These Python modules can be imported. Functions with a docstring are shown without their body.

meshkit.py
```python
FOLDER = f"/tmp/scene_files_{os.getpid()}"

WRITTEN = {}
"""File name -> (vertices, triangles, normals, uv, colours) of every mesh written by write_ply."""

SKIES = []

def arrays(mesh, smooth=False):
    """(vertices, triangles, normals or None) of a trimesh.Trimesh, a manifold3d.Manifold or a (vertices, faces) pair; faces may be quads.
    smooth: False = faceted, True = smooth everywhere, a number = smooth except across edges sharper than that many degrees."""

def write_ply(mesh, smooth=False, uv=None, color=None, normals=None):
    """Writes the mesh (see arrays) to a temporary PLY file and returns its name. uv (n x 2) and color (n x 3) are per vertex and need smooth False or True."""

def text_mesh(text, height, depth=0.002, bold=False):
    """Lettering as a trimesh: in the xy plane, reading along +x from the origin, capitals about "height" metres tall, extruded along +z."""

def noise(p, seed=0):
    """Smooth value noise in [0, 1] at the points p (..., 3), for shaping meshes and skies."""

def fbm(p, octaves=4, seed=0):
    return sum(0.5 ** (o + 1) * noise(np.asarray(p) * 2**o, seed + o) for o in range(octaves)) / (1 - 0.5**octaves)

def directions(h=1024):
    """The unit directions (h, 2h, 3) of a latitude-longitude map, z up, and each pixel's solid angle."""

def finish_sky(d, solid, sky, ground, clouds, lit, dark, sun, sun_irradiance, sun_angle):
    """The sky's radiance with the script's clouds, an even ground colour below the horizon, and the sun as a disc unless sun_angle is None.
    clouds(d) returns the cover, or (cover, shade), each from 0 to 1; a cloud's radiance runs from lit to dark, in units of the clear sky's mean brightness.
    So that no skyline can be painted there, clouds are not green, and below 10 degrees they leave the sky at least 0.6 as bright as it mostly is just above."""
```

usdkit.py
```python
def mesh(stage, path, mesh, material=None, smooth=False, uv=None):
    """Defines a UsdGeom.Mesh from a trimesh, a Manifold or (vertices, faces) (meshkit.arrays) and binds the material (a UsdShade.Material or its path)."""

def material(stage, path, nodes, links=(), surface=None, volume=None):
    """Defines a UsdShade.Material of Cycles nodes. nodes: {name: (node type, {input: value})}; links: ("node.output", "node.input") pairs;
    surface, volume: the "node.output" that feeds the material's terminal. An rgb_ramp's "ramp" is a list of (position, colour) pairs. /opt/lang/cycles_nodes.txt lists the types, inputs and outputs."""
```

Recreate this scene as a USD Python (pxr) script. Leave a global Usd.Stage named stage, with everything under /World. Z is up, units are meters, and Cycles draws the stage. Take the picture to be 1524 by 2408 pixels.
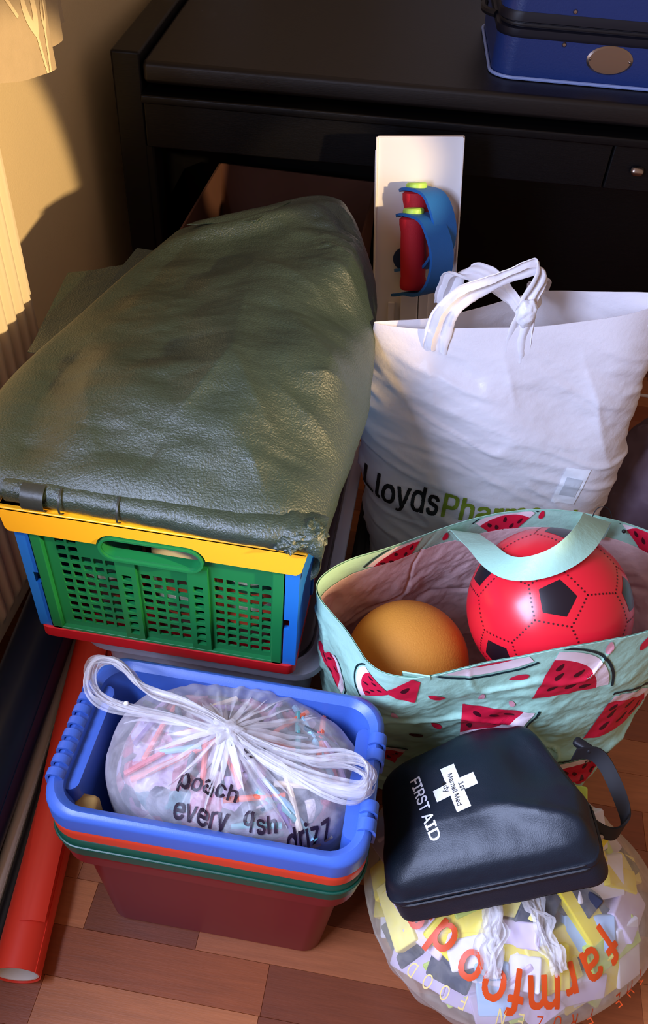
import math
import numpy as np
import trimesh
import manifold3d as m3
import shapely
import shapely.geometry as sg
import shapely.affinity as sa
from scipy.interpolate import CubicSpline, LinearNDInterpolator, PchipInterpolator
import usdkit
import meshkit
from pxr import Gf, Sdf, Usd, UsdGeom, UsdLux, UsdShade

stage = Usd.Stage.CreateInMemory()
UsdGeom.SetStageUpAxis(stage, UsdGeom.Tokens.z)
UsdGeom.SetStageMetersPerUnit(stage, 1.0)
UsdGeom.Xform.Define(stage, '/World')
UsdGeom.Scope.Define(stage, '/World/Looks')
A = np.array

# ------------------------------------------------------------------ camera, light, exposure
F_PX = 2000.0
PITCH, ROLL, YAW, CAM_H = np.radians(45), np.radians(4.6), np.radians(5.7), 1.42
EXPOSURE = 0.0
hf = A([-math.sin(YAW), math.cos(YAW), 0.0])
CF = math.cos(PITCH) * hf - math.sin(PITCH) * A([0, 0, 1.0])
R0 = np.cross(hf, [0, 0, 1.0]); U0 = np.cross(R0, CF)
CR = math.cos(ROLL) * R0 + math.sin(ROLL) * U0
CU = math.cos(ROLL) * U0 - math.sin(ROLL) * R0
cam = UsdGeom.Camera.Define(stage, '/World/camera')
m = np.eye(4); m[0, :3], m[1, :3], m[2, :3], m[3, :3] = CR, CU, -CF, (0, 0, CAM_H)
cam.AddTransformOp().Set(Gf.Matrix4d(m.tolist()))
cam.CreateHorizontalApertureAttr(36.0)
cam.CreateVerticalApertureAttr(36.0 * 2408 / 1524)
cam.CreateFocalLengthAttr(36.0 * F_PX / 1524)
cam.CreateClippingRangeAttr(Gf.Vec2f(0.02, 50))
cam.CreateExposureAttr(EXPOSURE)


def aim(light, pos, target):
    pos, target = A(pos, float), A(target, float)
    z = (pos - target) / np.linalg.norm(pos - target)
    x = np.cross([0, 0, 1.0], z); x /= np.linalg.norm(x)
    y = np.cross(z, x)
    mm = np.eye(4); mm[0, :3], mm[1, :3], mm[2, :3], mm[3, :3] = x, y, z, pos
    light.AddTransformOp().Set(Gf.Matrix4d(mm.tolist()))


# cool daylight: the window in the left wall, beside and behind the camera
win = UsdLux.RectLight.Define(stage, '/World/window_daylight')
win.CreateWidthAttr(1.05); win.CreateHeightAttr(0.85)
win.CreateIntensityAttr(39.0); win.CreateColorAttr(Gf.Vec3f(0.55, 0.65, 1.0))
aim(win, (-0.80, -0.20, 1.42), (1.0, -0.20, 1.40))


def spot(name, pos, target, watts, angle, soft, color, radius=0.03):
    s = UsdLux.SphereLight.Define(stage, '/World/' + name)
    s.CreateRadiusAttr(radius); s.CreateIntensityAttr(watts); s.CreateColorAttr(Gf.Vec3f(*color))
    sh = UsdLux.ShapingAPI.Apply(s.GetPrim())
    sh.CreateShapingConeAngleAttr(angle); sh.CreateShapingConeSoftnessAttr(soft)
    aim(s, pos, target)


WARM = (1.0, 0.70, 0.37)
spot('warm_lamp_head', (1.50, 0.30, 1.35), (-0.80, 1.20, 0.54), 8600, 11.8, 0.12, WARM)
spot('warm_lamp_head_001', (1.50, 0.24, 1.45), (-0.165, 1.82, 0.65), 8000, 2.7, 0.25, WARM)
dome = UsdLux.DomeLight.Define(stage, '/World/room_glow')
dome.CreateIntensityAttr(0.105); dome.CreateColorAttr(Gf.Vec3f(1.0, 0.68, 0.52))

# ------------------------------------------------------------------ helpers
_names = {}


def numbered(parent, name):
    k = (parent, name); n = _names.get(k, 0); _names[k] = n + 1
    return f'{parent}/{name}' + (f'_{n:03d}' if n else '')


def data(prim, **kw):
    for k, v in kw.items():
        if v:
            prim.SetCustomDataByKey(k, v)


class T:
    """a thing: an Xform at its base, its parts below it"""

    def __init__(self, name, label, category, base=(0, 0, 0), group=None, kind=None):
        self.base = A(base, float)
        self.path = numbered('/World', name)
        x = UsdGeom.Xform.Define(stage, self.path)
        x.AddTranslateOp().Set(Gf.Vec3d(*map(float, self.base)))
        self.prim = x.GetPrim()
        data(self.prim, label=label, category=category, group=group, kind=kind)

    def part(self, name, mesh, mat, smooth=40, label=None, parent=None, kind=None, world=True):
        path = numbered(parent or self.path, name)
        if isinstance(mesh, tuple):
            v, f = mesh
        elif hasattr(mesh, 'to_mesh'):
            v, f, _ = meshkit.arrays(mesh)
        else:
            v, f = mesh.vertices, mesh.faces
        v = A(v, float) - (self.base if world else 0)
        g = usdkit.mesh(stage, path, (v, f), mat, smooth=smooth)
        data(g.GetPrim(), label=label, kind=kind)
        return path


def single(name, mesh, mat, label, category, smooth=40, group=None, kind=None):
    path = numbered('/World', name)
    if isinstance(mesh, tuple):
        v, f = mesh
    elif hasattr(mesh, 'to_mesh'):
        v, f, _ = meshkit.arrays(mesh)
    else:
        v, f = mesh.vertices, mesh.faces
    v = A(v, float)
    base = A([*(v.min(0)[:2] + v.max(0)[:2]) / 2, v.min(0)[2]])
    g = usdkit.mesh(stage, path, (v - base, f), mat, smooth=smooth)
    UsdGeom.Xformable(g).AddTranslateOp().Set(Gf.Vec3d(*base.tolist()))
    data(g.GetPrim(), label=label, category=category, group=group, kind=kind)
    return path


def cat(*ms):
    return trimesh.util.concatenate([trimesh.Trimesh(*x, process=False) if isinstance(x, tuple) else
                                     (trimesh.Trimesh(*meshkit.arrays(x)[:2], process=False) if hasattr(x, 'to_mesh') else x) for x in ms])


def box(x0, x1, y0, y1, z0, z1, r=0.0, seg=8):
    if r <= 0:
        b = trimesh.creation.box([x1 - x0, y1 - y0, z1 - z0]); b.apply_translation([(x0 + x1) / 2, (y0 + y1) / 2, (z0 + z1) / 2]); return b
    s = m3.Manifold.sphere(r, seg)
    pts = [s.translate([x, y, z]) for x in (x0 + r, x1 - r) for y in (y0 + r, y1 - r) for z in (z0 + r, z1 - r)]
    mm = m3.Manifold.batch_hull(pts).to_mesh()
    return trimesh.Trimesh(mm.vert_properties[:, :3], mm.tri_verts, process=False)


def rot(mesh, deg, at=(0, 0, 0), axis=(0, 0, 1)):
    mesh = mesh.copy(); mesh.apply_transform(trimesh.transformations.rotation_matrix(math.radians(deg), axis, at)); return mesh


def quads(n, mm, cu=False, cv=False):
    i, j = np.meshgrid(np.arange(n if cu else n - 1), np.arange(mm if cv else mm - 1), indexing='ij')
    i, j = i.ravel(), j.ravel(); i1, j1 = (i + 1) % n, (j + 1) % mm
    return np.stack([i * mm + j, i1 * mm + j, i1 * mm + j1, i * mm + j1], 1)


def tri(q):
    return np.vstack([q[:, [0, 1, 2]], q[:, [0, 2, 3]]])


def grid(P, cu=False, cv=False):
    n, mm = P.shape[:2]
    return trimesh.Trimesh(P.reshape(-1, 3), tri(quads(n, mm, cu, cv)), process=False)


def gnormal(P, cu=False, cv=False):
    def d(ax, c):
        if c:
            return np.roll(P, -1, ax) - np.roll(P, 1, ax)
        return np.gradient(P, axis=ax)
    n = np.cross(d(0, cu), d(1, cv)); return n / (np.linalg.norm(n, axis=2, keepdims=True) + 1e-12)


def sheet(P, th, cu=False):
    """a cloth of thickness th around the grid P (n, m, 3)"""
    N = gnormal(P, cu)
    a, b = P + N * th / 2, P - N * th / 2
    n, mm = P.shape[:2]
    q = quads(n, mm, cu); off = n * mm
    f = [q, q[:, ::-1] + off]
    I = np.arange(n if cu else n - 1); I1 = (I + 1) % n
    for j, fl in ((0, 1), (mm - 1, -1)):
        e = np.stack([I * mm + j, I * mm + j + off, I1 * mm + j + off, I1 * mm + j], 1); f.append(e[:, ::fl])
    if not cu:
        J = np.arange(mm - 1)
        for i, fl in ((0, -1), (n - 1, 1)):
            e = np.stack([i * mm + J, i * mm + J + off, i * mm + J + 1 + off, i * mm + J + 1], 1); f.append(e[:, ::fl])
    return trimesh.Trimesh(np.vstack([a.reshape(-1, 3), b.reshape(-1, 3)]), tri(np.vstack(f)), process=False)


def rr_ring(cx, cy, hx, hy, r, z, n=6):
    r = min(r, hx * .999, hy * .999); p = []
    for k, (sx, sy) in enumerate(((1, 1), (-1, 1), (-1, -1), (1, -1))):
        a = np.linspace(0, math.pi / 2, n + 1) + k * math.pi / 2
        p.append(np.stack([cx + sx * (hx - r) + r * np.cos(a), cy + sy * (hy - r) + r * np.sin(a)], 1))
    p = np.vstack(p); return np.column_stack([p, np.full(len(p), z)])


def loft(rings, cap0=True, cap1=True):
    P = A(rings); n, mm = P.shape[:2]
    v = [P.reshape(-1, 3)]; f = [tri(quads(n, mm, False, True))]; k = n * mm
    for on, i, fl in ((cap0, 0, 1), (cap1, n - 1, -1)):
        if on:
            v.append(P[i].mean(0)[None]); j = np.arange(mm); j1 = (j + 1) % mm
            t = np.stack([np.full(mm, k), j + i * mm, j1 + i * mm], 1)
            f.append(t[:, ::-fl] if fl == 1 else t[:, ::1]); k += 1
    me = trimesh.Trimesh(np.vstack(v), np.vstack(f), process=False)
    me.fix_normals(); return me


def spline(pts, n, closed=False, t=None):
    pts = A(pts, float)
    if closed:
        pts = np.vstack([pts, pts[:1]])
    d = np.concatenate([[0], np.cumsum(np.linalg.norm(np.diff(pts, axis=0), axis=1))])
    if t is not None:
        d = t
    d = (d + np.arange(len(d)) * 1e-7) / d[-1]; d[-1] = max(d[-1], d[-2] + 1e-7); d = d / d[-1]
    cs = CubicSpline(d, pts, bc_type='periodic' if closed else 'natural')
    return cs(np.linspace(0, 1, n, endpoint=not closed))


def sweep(pts, r, sides=10, closed=False, squash=None):
    p = A(pts, float); n = len(p)
    t = np.roll(p, -1, 0) - np.roll(p, 1, 0) if closed else np.gradient(p, axis=0)
    t /= np.linalg.norm(t, axis=1, keepdims=True) + 1e-12
    a = np.zeros_like(p); ref = np.cross(t[0], [0, 0, 1.0]);
    if np.linalg.norm(ref) < .1: ref = np.cross(t[0], [1.0, 0, 0])
    for i in range(n):
        ref = ref - t[i] * (ref @ t[i]); ref /= np.linalg.norm(ref); a[i] = ref
    b = np.cross(t, a); ang = np.arange(sides) * 2 * math.pi / sides
    r = np.broadcast_to(r, (n,))[:, None, None]
    s1, s2 = squash or (1, 1)
    P = p[:, None] + r * (s1 * np.cos(ang)[None, :, None] * a[:, None] + s2 * np.sin(ang)[None, :, None] * b[:, None])
    if closed:
        me = trimesh.Trimesh(P.reshape(-1, 3), tri(quads(n, sides, True, True)), process=False); me.fix_normals(); return me
    return loft(P)


def ribbon(pts, w, th):
    """a flat strap along pts, w: (n, 3) half-width vectors, thickness th"""
    pts, w = A(pts, float), A(w, float)
    k = np.linspace(-1, 1, 5)
    return sheet(pts[:, None] + w[:, None] * k[None, :, None], th)


def ext(poly, th, origin, ex, ey):
    """extrudes a 2-D polygon by th along ex x ey at origin"""
    ex, ey = A(ex, float), A(ey, float); ez = np.cross(ex, ey); out = []
    for g in getattr(poly, 'geoms', [poly]):
        mm = trimesh.creation.extrude_polygon(g, th, engine='earcut'); v = mm.vertices
        out.append(trimesh.Trimesh(A(origin) + v[:, :1] * ex + v[:, 1:2] * ey + v[:, 2:] * ez, mm.faces, process=False))
    return cat(*out)


def flat(shape):
    """2-D triangles of a polygon or of (text, height, bold)"""
    if isinstance(shape, tuple):
        mm = meshkit.text_mesh(shape[0], shape[1], 0.002, shape[2])
        f = mm.faces[(mm.vertices[mm.faces][:, :, 2] > 0.0015).all(1)]
        mm = trimesh.Trimesh(mm.vertices * [1, 1, 0], f, process=True); mm.remove_unreferenced_vertices()
        return mm.vertices[:, :2].copy(), mm.faces
    vs, fs, k = [], [], 0
    for g in getattr(shape, 'geoms', [shape]):
        if g.is_empty or g.geom_type != 'Polygon' or g.area < 1e-7:
            continue
        v, f = trimesh.creation.triangulate_polygon(g, engine='earcut')
        vs.append(v); fs.append(f + k); k += len(v)
    return (np.vstack(vs), np.vstack(fs)) if vs else (np.zeros((0, 2)), np.zeros((0, 3), int))


def decal(shape, fmap, edge=0.006, place=None):
    """print that follows a surface: fmap maps 2-D to 3-D. place = (x, y, degrees, anchor)"""
    v, f = flat(shape)
    if not len(f):
        return None
    if place:
        x, y, deg = place[:3]
        v = v - (v.min(0) + v.max(0)) / 2
        c, s = math.cos(math.radians(deg)), math.sin(math.radians(deg))
        v = v @ A([[c, s], [-s, c]]) + [x, y]
    v3, f = trimesh.remesh.subdivide_to_size(np.column_stack([v, np.zeros(len(v))]), f, edge, max_iter=12)
    mm = trimesh.Trimesh(v3, f, process=True)
    P = fmap(mm.vertices[:, :2]); ok = ~np.isnan(P).any(1)
    f = mm.faces[ok[mm.faces].all(1)]
    if not len(f):
        return None
    mm = trimesh.Trimesh(np.nan_to_num(P), f, process=False); mm.remove_unreferenced_vertices()
    return mm


def fbm(p, s, seed=0, o=4):
    return meshkit.fbm(A(p) * s + 100.0, o, seed) - 0.5


def srgb(r, g, b):
    c = A([r, g, b]) / 255.0
    return tuple(np.where(c <= .04045, c / 12.92, ((c + .055) / 1.055) ** 2.4))


_m = {}


def mat(name, col, rough=0.5, var=0.0, vscale=8.0, bump=0.0, bscale=60.0, stretch=(1, 1, 1), **kw):
    if name in _m:
        return _m[name]
    c = A(col[:3])
    n = {'p': ('principled_bsdf', dict(base_color=tuple(c), roughness=rough, **kw)), 'tc': ('geometry', {}),
         'mp': ('mapping', dict(scale=tuple(map(float, stretch))))}
    l = [('tc.position', 'mp.vector')]
    if var:
        n['nz'] = ('noise_texture', dict(scale=vscale, detail=5.0, roughness=.6))
        n['rp'] = ('rgb_ramp', {'ramp': [(0.25, tuple(c * (1 - var))), (0.75, tuple(np.minimum(c * (1 + var), 1)))]})
        l += [('mp.vector', 'nz.vector'), ('nz.fac', 'rp.fac'), ('rp.color', 'p.base_color')]
    if bump:
        n['nb'] = ('noise_texture', dict(scale=bscale, detail=3.0, roughness=.55))
        n['bp'] = ('bump', dict(strength=1.0, distance=bump))
        l += [('mp.vector', 'nb.vector'), ('nb.fac', 'bp.height'), ('bp.normal', 'p.normal')]
    _m[name] = usdkit.material(stage, '/World/Looks/' + name, n, l, surface='p.BSDF')
    return _m[name]


def film(name, col, opacity=0.3, edge=0.5, streak=0.15, scale=25.0, rough=0.3):
    """thin translucent plastic film: part clear, part milky, more so seen edge-on and where it creases"""
    n = {'tr': ('transparent_bsdf', {}), 'p': ('principled_bsdf', dict(base_color=col, roughness=rough, specular_ior_level=0.6)),
         'tl': ('translucent_bsdf', dict(color=col)), 'm1': ('mix_closure', dict(fac=0.35)), 'm2': ('mix_closure', {}),
         'lw': ('layer_weight', dict(blend=0.35)), 'ml': ('math', dict(math_type='multiply_add', value2=edge, value3=opacity)),
         'g': ('geometry', {}), 'nz': ('noise_texture', dict(scale=scale, detail=4.0, distortion=1.0)),
         'mr': ('map_range', dict(from_min=0.4, from_max=0.7, to_min=0.0, to_max=streak, clamp=True)),
         'ad': ('math', dict(math_type='add', use_clamp=True))}
    l = [('p.BSDF', 'm1.closure1'), ('tl.BSDF', 'm1.closure2'), ('tr.BSDF', 'm2.closure1'), ('m1.closure', 'm2.closure2'),
         ('lw.facing', 'ml.value1'), ('g.position', 'nz.vector'), ('nz.fac', 'mr.value'), ('ml.value', 'ad.value1'), ('mr.result', 'ad.value2'), ('ad.value', 'm2.fac')]
    return usdkit.material(stage, '/World/Looks/' + name, n, l, surface='m2.closure')


def where(dx, dy, mid):
    if math.hypot(dx, dy) < mid: return 'in the middle of'
    return ('at the right side of', 'at the far right of', 'at the far side of', 'at the far left of', 'at the left side of', 'at the near left of', 'at the near side of', 'at the near right of')[int(round(math.atan2(dy, dx) / (math.pi / 4))) % 8]


# ------------------------------------------------------------------ materials
M_WALL = mat('wall_paint', srgb(226, 204, 158), 0.85, var=.03, vscale=3, bump=.0006, bscale=300)
M_BLACK = mat('black_brown_wood', srgb(9, 8, 10), 0.42, var=.25, vscale=14, stretch=(1, 12, 12), bump=.0002, bscale=60, specular_ior_level=.3)
M_BLACK_TOP = mat('black_brown_top', srgb(20, 15, 14), 0.45, var=.3, vscale=12, stretch=(1, 12, 12), bump=.0002, bscale=60)
M_RAD = mat('radiator_enamel', srgb(228, 214, 180), 0.4)
M_CARD = mat('brown_cardboard', srgb(96, 60, 44), 0.85, var=.08, vscale=20)
M_WHITECARD = mat('white_card', srgb(232, 230, 230), 0.45)
M_WHITE = mat('white_print', srgb(238, 240, 245), 0.5)
M_INK = mat('black_ink', srgb(22, 20, 22), 0.5)
M_GREENINK = mat('olive_green_ink', srgb(128, 148, 40), 0.5)
M_ORANGEINK = mat('orange_ink', srgb(214, 76, 22), 0.45)
M_YELLOW = mat('yellow_plastic', srgb(250, 178, 30), 0.38)
M_GREEN = mat('green_plastic', srgb(24, 118, 62), 0.4)
M_CRATEBLUE = mat('crate_blue_plastic', srgb(30, 110, 196), 0.38)
M_RED = mat('red_plastic', srgb(214, 28, 36), 0.4)
M_BLUE = mat('royal_blue_plastic', srgb(66, 104, 192), 0.36, bump=.0001, bscale=500)
M_ORANGERED = mat('orange_red_plastic', srgb(214, 62, 36), 0.4)
M_DKGREEN = mat('bottle_green_plastic', srgb(8, 72, 54), 0.38)
M_DKRED = mat('dark_red_plastic', srgb(118, 24, 26), 0.4)
M_CLEARTUB = film('clear_tub_plastic', (.62, .62, .72), .42, .45, .05, 5, .2)
M_TARP = mat('green_tarpaulin', srgb(38, 54, 40), 0.42, var=.12, vscale=30, bump=.0016, bscale=320, specular_ior_level=.95)
M_TARP_DK = mat('green_tarpaulin_tape', srgb(44, 48, 42), 0.45, bump=.0003, bscale=200)
M_BAGWHITE = mat('white_polythene', srgb(232, 226, 228), 0.36, bump=.0005, bscale=140, subsurface_weight=.15, subsurface_scale=.02)
M_MINT = mat('mint_polypropylene', srgb(170, 218, 198), 0.45, var=.05, bump=.0008, bscale=90)
M_LINING = mat('pale_pink_lining', srgb(222, 190, 190), 0.5, bump=.0015, bscale=55)
M_PINKRED = mat('melon_red_print', srgb(214, 26, 62), 0.45)
M_RIND = mat('melon_rind_print', srgb(246, 226, 232), 0.45)
M_DKLINE = mat('dark_green_print', srgb(16, 44, 48), 0.45)
M_SEED = mat('seed_print', srgb(70, 8, 26), 0.45)
M_PINKPRINT = mat('pale_pink_print', srgb(232, 166, 180), 0.45)
M_BALLRED = mat('red_vinyl', srgb(228, 28, 48), 0.3, coat_weight=.25, coat_roughness=.2)
M_BALLBLACK = mat('black_vinyl_print', srgb(24, 14, 24), 0.35)
M_BALLDOT = mat('dark_red_vinyl_print', srgb(74, 8, 18), 0.4)
M_FOAM = mat('orange_foam', srgb(206, 136, 44), 0.75, bump=.0006, bscale=350)
M_PVC = mat('black_coated_fabric', srgb(10, 24, 37), 0.45, bump=.0003, bscale=600)
M_STRAP = mat('black_webbing', srgb(18, 17, 22), 0.55)
M_NAVY = mat('navy_paper', srgb(36, 54, 92), 0.35)
M_ROLLRED = mat('red_paper', srgb(236, 62, 40), 0.45)
M_ROLLBLACK = mat('black_paper', srgb(20, 15, 15), 0.5)
M_ROLLGREY = mat('pale_grey_paper', srgb(236, 226, 214), 0.5)
M_CORE = mat('white_paper_core', srgb(232, 222, 208), 0.7)
M_SUIT = mat('blue_suitcase_vinyl', srgb(32, 56, 118), 0.36, bump=.0004, bscale=220)
M_SUITBAND = mat('navy_zip_band', srgb(12, 15, 30), 0.5)
M_PIPING = mat('pale_blue_piping', srgb(146, 168, 222), 0.35)
M_METAL = mat('brushed_badge_metal', srgb(176, 160, 150), 0.32, metallic=1.0)
M_CURTAIN = mat('beige_curtain_cloth', srgb(192, 172, 138), 0.85, var=.06, vscale=40, bump=.0004, bscale=500)
M_LEAF = mat('cream_leaf_print', srgb(244, 224, 180), 0.8)
M_GRIPRED = mat('red_foam', srgb(204, 26, 46), 0.7, bump=.0004, bscale=400)
M_GRIPBLUE = mat('blue_foam', srgb(30, 108, 190), 0.6, bump=.0003, bscale=400)
M_GRIPGREEN = mat('lime_green_plastic', srgb(176, 226, 92), 0.45)
M_FILM = film('milky_bag_film', (.93, .91, .93), .20, .55, .25, 34, .28)
M_FILMDENSE = film('gathered_bag_film', (.95, .93, .94), .36, .4, .25, 40, .3)
M_FILMYEL = film('clear_yellow_bag_film', (.86, .82, .70), .10, .50, .20, 30, .22)
M_PURPLE = mat('mauve_cloth', srgb(92, 72, 84), 0.75, bump=.001, bscale=60)
M_CABLE = mat('pale_cable', srgb(190, 180, 180), 0.5)
M_LILAC = usdkit.material(stage, '/World/Looks/mixed_tissue', {'g': ('geometry', {}), 'v': ('voronoi_texture', dict(scale=42.0)), 'sp': ('separate_color', {}), 'r': ('rgb_ramp', {'interpolate': False, 'ramp': [(k_ / 8, srgb(*c_)) for k_, c_ in enumerate(((112, 112, 124), (196, 178, 208), (176, 104, 122), (206, 150, 170), (96, 128, 136), (222, 206, 206), (150, 96, 130), (70, 76, 92)))]}),
    'n': ('noise_texture', dict(scale=90.0)), 'b': ('bump', dict(distance=.004)), 'p': ('principled_bsdf', dict(roughness=.8))},
    [('g.position', 'v.vector'), ('v.color', 'sp.color'), ('sp.r', 'r.fac'), ('r.color', 'p.base_color'), ('g.position', 'n.vector'), ('n.fac', 'b.height'), ('b.normal', 'p.normal')], surface='p.BSDF')

# ------------------------------------------------------------------ floor of parquet-strip laminate
rng = np.random.default_rng(11)
woods = [mat('wood_strip_' + n, srgb(*c), 0.42, var=.16, vscale=9, stretch=(1.2, 16, 16), bump=.00015, bscale=30)
         for n, c in (('light', (176, 104, 58)), ('mid', (144, 74, 36)), ('dark', (114, 55, 28)), ('rosy', (152, 86, 50)))]
fl = T('floor', 'reddish brown wood strip laminate floor', 'floor', kind='structure')
ROW, Y0 = 0.0722, 0.353


def plank(x0, x1, y0, y1, mt):
    g, c, t = .0001, .0005, .004
    P = [rr_ring((x0 + x1) / 2, (y0 + y1) / 2, (x1 - x0) / 2 - g - d, (y1 - y0) / 2 - g - d, .0001, z, 0) for d, z in ((0, -t), (0, -c), (c * .6, 0))]
    fl.part('plank', loft(P), mt, smooth=False)


fl.part('underlay', box(-.80, 1.5, -.6, 2.85, -.02, -.004), mat('floor_underlay', srgb(60, 40, 30), .9), smooth=False)
seams = {0: [(-.07, 2, 1)], 1: [(-.367, 3, 2), (-.188, 2, 3)], -1: [(-.072, 0, 2)], 2: [(-.35, 0, 3)]}
known = {0: ([-.47, -.07, .26], [0, 1, 2, 1]), 1: ([-.367, -.188, .20, .50], [0, 2, 3, 1, 0]), -1: ([-.40, -.072, .22], [1, 0, 2, 3])}
for r in range(-9, 34):
    y0 = Y0 + r * ROW
    if r in known:
        cuts, cols = known[r]
        cuts = [-.78] + cuts + [.9, 1.4]; cols = cols + [3, 0, 1]
    else:
        cuts = [-.78]; cuts.append(-.78 + rng.uniform(.08, .4))
        while cuts[-1] < 1.4:
            cuts.append(min(1.4, cuts[-1] + rng.uniform(.24, .44)))
        cols = rng.integers(0, 4, len(cuts)).tolist()
    for a, b, c in zip(cuts[:-1], cuts[1:], cols):
        if b - a > .02:
            plank(a, b, y0, y0 + ROW, woods[c])

# ------------------------------------------------------------------ walls, window
wl = T('wall_left', 'cream painted wall behind the radiator', 'wall', kind='structure')
WX = -.815
for y0, y1, z0, z1 in ((-1.6, -.78, 0, 2.4), (-.78, .38, 0, .95), (-.78, .38, 1.90, 2.4), (.38, 2.9, 0, 2.4)):
    wl.part('wall_section', box(WX - .12, WX, y0, y1, z0, z1), M_WALL, smooth=False)
wb = single('wall_back', box(WX, 1.6, 2.85, 2.95, 0, 2.4), mat('white_wall_paint', srgb(236, 236, 238), .8), 'white painted wall behind the dark desk', 'wall', smooth=False, kind='structure')
w1 = T('window_1', 'white framed window in the left wall', 'window', kind='structure')
M_FRAME = mat('white_window_paint', srgb(235, 235, 235), .4)
for y0, y1, z0, z1 in ((-.78, -.73, .95, 1.90), (.33, .38, .95, 1.90), (-.73, .33, .95, .99), (-.73, .33, 1.86, 1.90)):
    w1.part('window_frame', box(WX - .07, WX - .002, y0, y1, z0, z1, .004), M_FRAME)
w1.part('glazing_bar', box(WX + .016, WX + .030, -.215, -.185, .98, 1.87, .004), M_FRAME)

# ------------------------------------------------------------------ radiator
rd = T('radiator', 'cream ribbed panel radiator under the window', 'radiator', (-.69, .7, .09))
RX, RY0, RY1, RZ0, RZ1 = -.66, -.35, 1.235, .095, .90
pitch = .0333
ny = int((RY1 - RY0) / pitch * 10) + 1
yy = np.linspace(RY0, RY1, ny)
zz = np.concatenate([np.linspace(RZ0, RZ0 + .06, 12), np.linspace(RZ0 + .07, RZ1 - .07, 8), np.linspace(RZ1 - .06, RZ1, 12)])
ph = (yy - RY1 + .02) / pitch * 2 * math.pi
prof = np.clip(.5 + .9 * np.cos(ph), 0, 1)
prof *= np.clip((RY1 - .012 - yy) / .01, 0, 1)
fz = np.clip((zz - RZ0 - .022) / .028, 0, 1) * np.clip((RZ1 - .022 - zz) / .028, 0, 1); fz = fz * fz * (3 - 2 * fz)
P = np.zeros((ny, len(zz), 3)); P[..., 0] = RX - .010 + .010 * prof[:, None] * fz[None]; P[..., 1] = yy[:, None]; P[..., 2] = zz[None]
rd.part('front_panel', sheet(P[:, ::-1], .0016), M_RAD, smooth=50)
rd.part('back_panel', box(-.755, -.742, RY0, RY1, RZ0, RZ1, .004), M_RAD)
rd.part('top_grille', box(-.752, RX - .010, RY0, RY1, RZ1 - .004, RZ1 + .004, .003), M_RAD)
rd.part('side_cover', box(-.752, RX - .012, RY1 - .004, RY1 + .003, RZ0 + .01, RZ1, .003), M_RAD)
for y in (0.0, .95):
    rd.part('bracket', box(WX + .002, -.75, y, y + .03, .2, .8, .003), M_RAD)

# ------------------------------------------------------------------ curtain
ct = T('curtain', 'pleated beige curtain with cream leaf print hanging over the radiator', 'curtain', (-.66, 1.2, .93))
path = spline([(-.66, .45), (-.61, .57), (-.65, .68), (-.60, .80), (-.64, .90), (-.605, 1.02), (-.612, 1.14), (-.600, 1.25), (-.603, 1.325), (-.640, 1.29), (-.668, 1.31), (-.664, 1.38), (-.645, 1.465), (-.672, 1.43), (-.690, 1.46), (-.684, 1.51), (-.675, 1.56), (-.71, 1.53)], 300)
tz = np.linspace(0, 1, 40)
bot = .953 + .20 * np.clip(1.32 - path[:, 1], 0, .3) + .004 * np.sin(np.linspace(0, 30, 300)) + .006 * fbm(np.column_stack([path, path[:, :1] * 0]), 9, 12)
Z = bot[:, None] + tz[None] * (2.05 - bot[:, None])
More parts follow.
